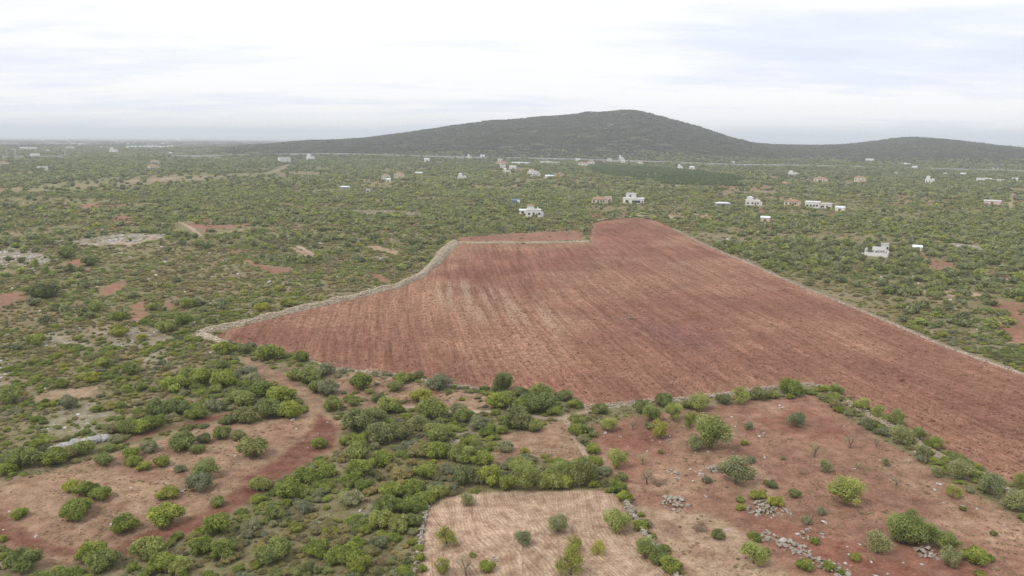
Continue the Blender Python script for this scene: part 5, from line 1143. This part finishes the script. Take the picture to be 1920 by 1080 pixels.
# greenhouse range
p = G(282, 277.5); d = depth(p); w = 84 * d / F_PX; t = thing('greenhouse', 'very long white plastic greenhouse range on the far wooded slope', 'greenhouse', tuple(p), -math.atan2(p[0], p[1]))
nb = 12
for k in range(nb):
    x0 = -w / 2 + w * k / nb; x1 = x0 + w / nb * .97; b = MB(); arc = [(x0 + (x1 - x0) * q / 6, 4.5 + 2.6 * math.sin(math.pi * q / 6)) for q in range(7)]
    prof2 = [(x0, 0)] + arc + [(x1, 0)]; v = [(xx, yy, zz_) for yy in (0, 40) for xx, zz_ in prof2]; m_ = len(prof2)
    b.add(v, [(i, i + 1, m_ + i + 1, m_ + i) for i in range(m_ - 1)] + [tuple(range(m_ - 1, -1, -1)), tuple(range(m_, 2 * m_))]); b.build('bay', M_PLASTIC, t)

# ------------------------------------------------------------------ poles, pylons, gantry
def pole(px, py, hpx, lab, arms=1, mat=None):
    p = G(px, py); hh = hpx * depth(p) / F_PX; r = max(.14, .012 * hh); mat = mat or M_POLE
    t = thing('utility_pole', lab, 'pole', tuple(p), -math.atan2(p[0], p[1]) + .3); MB().tube((0, 0, -.3), (0, 0, hh), r * 1.3, r * .8, 8).build('shaft', mat, t)
    for k in range(arms):
        z = hh * (.95 - .12 * k); c = MB().box(-hh * .11, hh * .11, -r * 1.6, -r * .9, z - .12, z + .12).build('crossarm', M_METAL, t)
        for s in (-1, 0, 1): MB().tube((s * hh * .095, -r * 1.2, z + .12), (s * hh * .095, -r * 1.2, z + .5), .1, .06, 6).build('insulator', M_WHITE, c)
pole(1220, 420, 28, "slim pole at the field's knoll in front of the wall"); pole(1264, 403, 16, 'slim pole on the tan ground beside the knoll'); pole(1172, 405, 9, 'short pole behind the knoll wall under the modern house')
pole(1214, 340, 14, 'shorter pole of the pair in front of the citrus grove', 2); pole(1228, 340, 16, 'taller pole of the pair in front of the citrus grove', 2)
pole(1513, 374, 20, 'slim pole with pinkish shaft above the long white villa'); pole(1433, 431, 13, 'short post in front of the lone box shed', 1); pole(1435, 371, 13, 'slim pole among trees above the half-hidden house'); pole(1495, 382, 16, 'slim pole beside the long white villa'); pole(1521, 385, 10, 'short pole on the roofline side of the long white villa')
pole(690, 273, 7, 'pale pole on the shoulder of the big hill'); pole(1413, 288, 10, 'slim pole at the foot of the big hill'); pole(1492, 300, 10, 'slim pole on the low ridge by the motorway'); pole(1587, 308, 12, 'slim pole below the quarry shed'); pole(727, 296, 9, 'pole in woods below the shoulder of the hill')
def pylon(px, py, hpx, lab):
    p = G(px, py); hh = hpx * depth(p) / F_PX; t = thing('pylon', lab, 'pylon', tuple(p), -math.atan2(p[0], p[1])); b0, b1 = hh * .12, hh * .02
    for sx in (-1, 1):
        for sy in (-1, 1): MB().tube((sx * b0, sy * b0, -.3), (sx * b1, sy * b1, hh), .45, .3, 4).build('leg', M_METAL, t)
    for k in range(5):
        z0, z1 = hh * k / 5, hh * (k + 1) / 5; q0, q1 = b0 + (b1 - b0) * k / 5, b0 + (b1 - b0) * (k + 1) / 5; b = MB()
        for sy in (-1, 1): b.tube((-q0, sy * q0, z0), (q1, sy * q1, z1), .2, .2, 4); b.tube((q0, sy * q0, z0), (-q1, sy * q1, z1), .2, .2, 4)
        b.build('brace', M_METAL, t)
    for k in range(3): MB().box(-hh * .14, hh * .14, -.3, .3, hh * (.7 + .11 * k), hh * (.7 + .11 * k) + .6).build('crossarm', M_METAL, t)
pylon(29, 294, 14, 'lattice pylon behind the long white depot'); pylon(123, 296, 15, 'lattice pylon above the woods beside the white depot'); pylon(13, 293, 12, 'lattice pylon at the end of the red and white depot')
p = G(1866, 322); hh = 11 * depth(p) / F_PX; w = hh * .95; t = thing('arched_gantry', 'blue-topped white arched structure beside the motorway', 'gantry', tuple(p), -math.atan2(p[0], p[1]))
for s in (-1, 1): MB().tube((s * w * .48, 0, -.3), (s * w * .34, 0, hh * .72), .7, .55, 8).build('leg', M_WHITE, t)
b = MB(); q = [(w * .36 * math.cos(a), hh * .70 + hh * .28 * math.sin(a)) for a in np.linspace(math.pi, 0, 9)]
for (xa, za), (xb, zb) in zip(q[:-1], q[1:]): b.tube((xa, 0, za), (xb, 0, zb), .75, .75, 6)
b.build('arch', M_BLUE, t); MB().box(-w * .34, w * .34, -.3, .3, hh * .66, hh * .72).build('crossbeam', M_BLUE, t)

# ------------------------------------------------------------------ haze
t = NT('haze_air'); pv = t.n('ShaderNodeVolumePrincipled'); pv.inputs['Color'].default_value = (0.87, 0.925, 1.0, 1); pv.inputs['Density'].default_value = 0.00016; pv.inputs['Anisotropy'].default_value = 0.0
pv.inputs['Density Attribute'].default_value = ''
t.l(pv.outputs[0], t.out.inputs['Volume'])
hz = MB().box(-46500, 46500, -15500, 46500, -66, 138).build('haze', t.m); finish(hz, kind='stuff', label='pale bluish haze filling the distance', cat='haze')
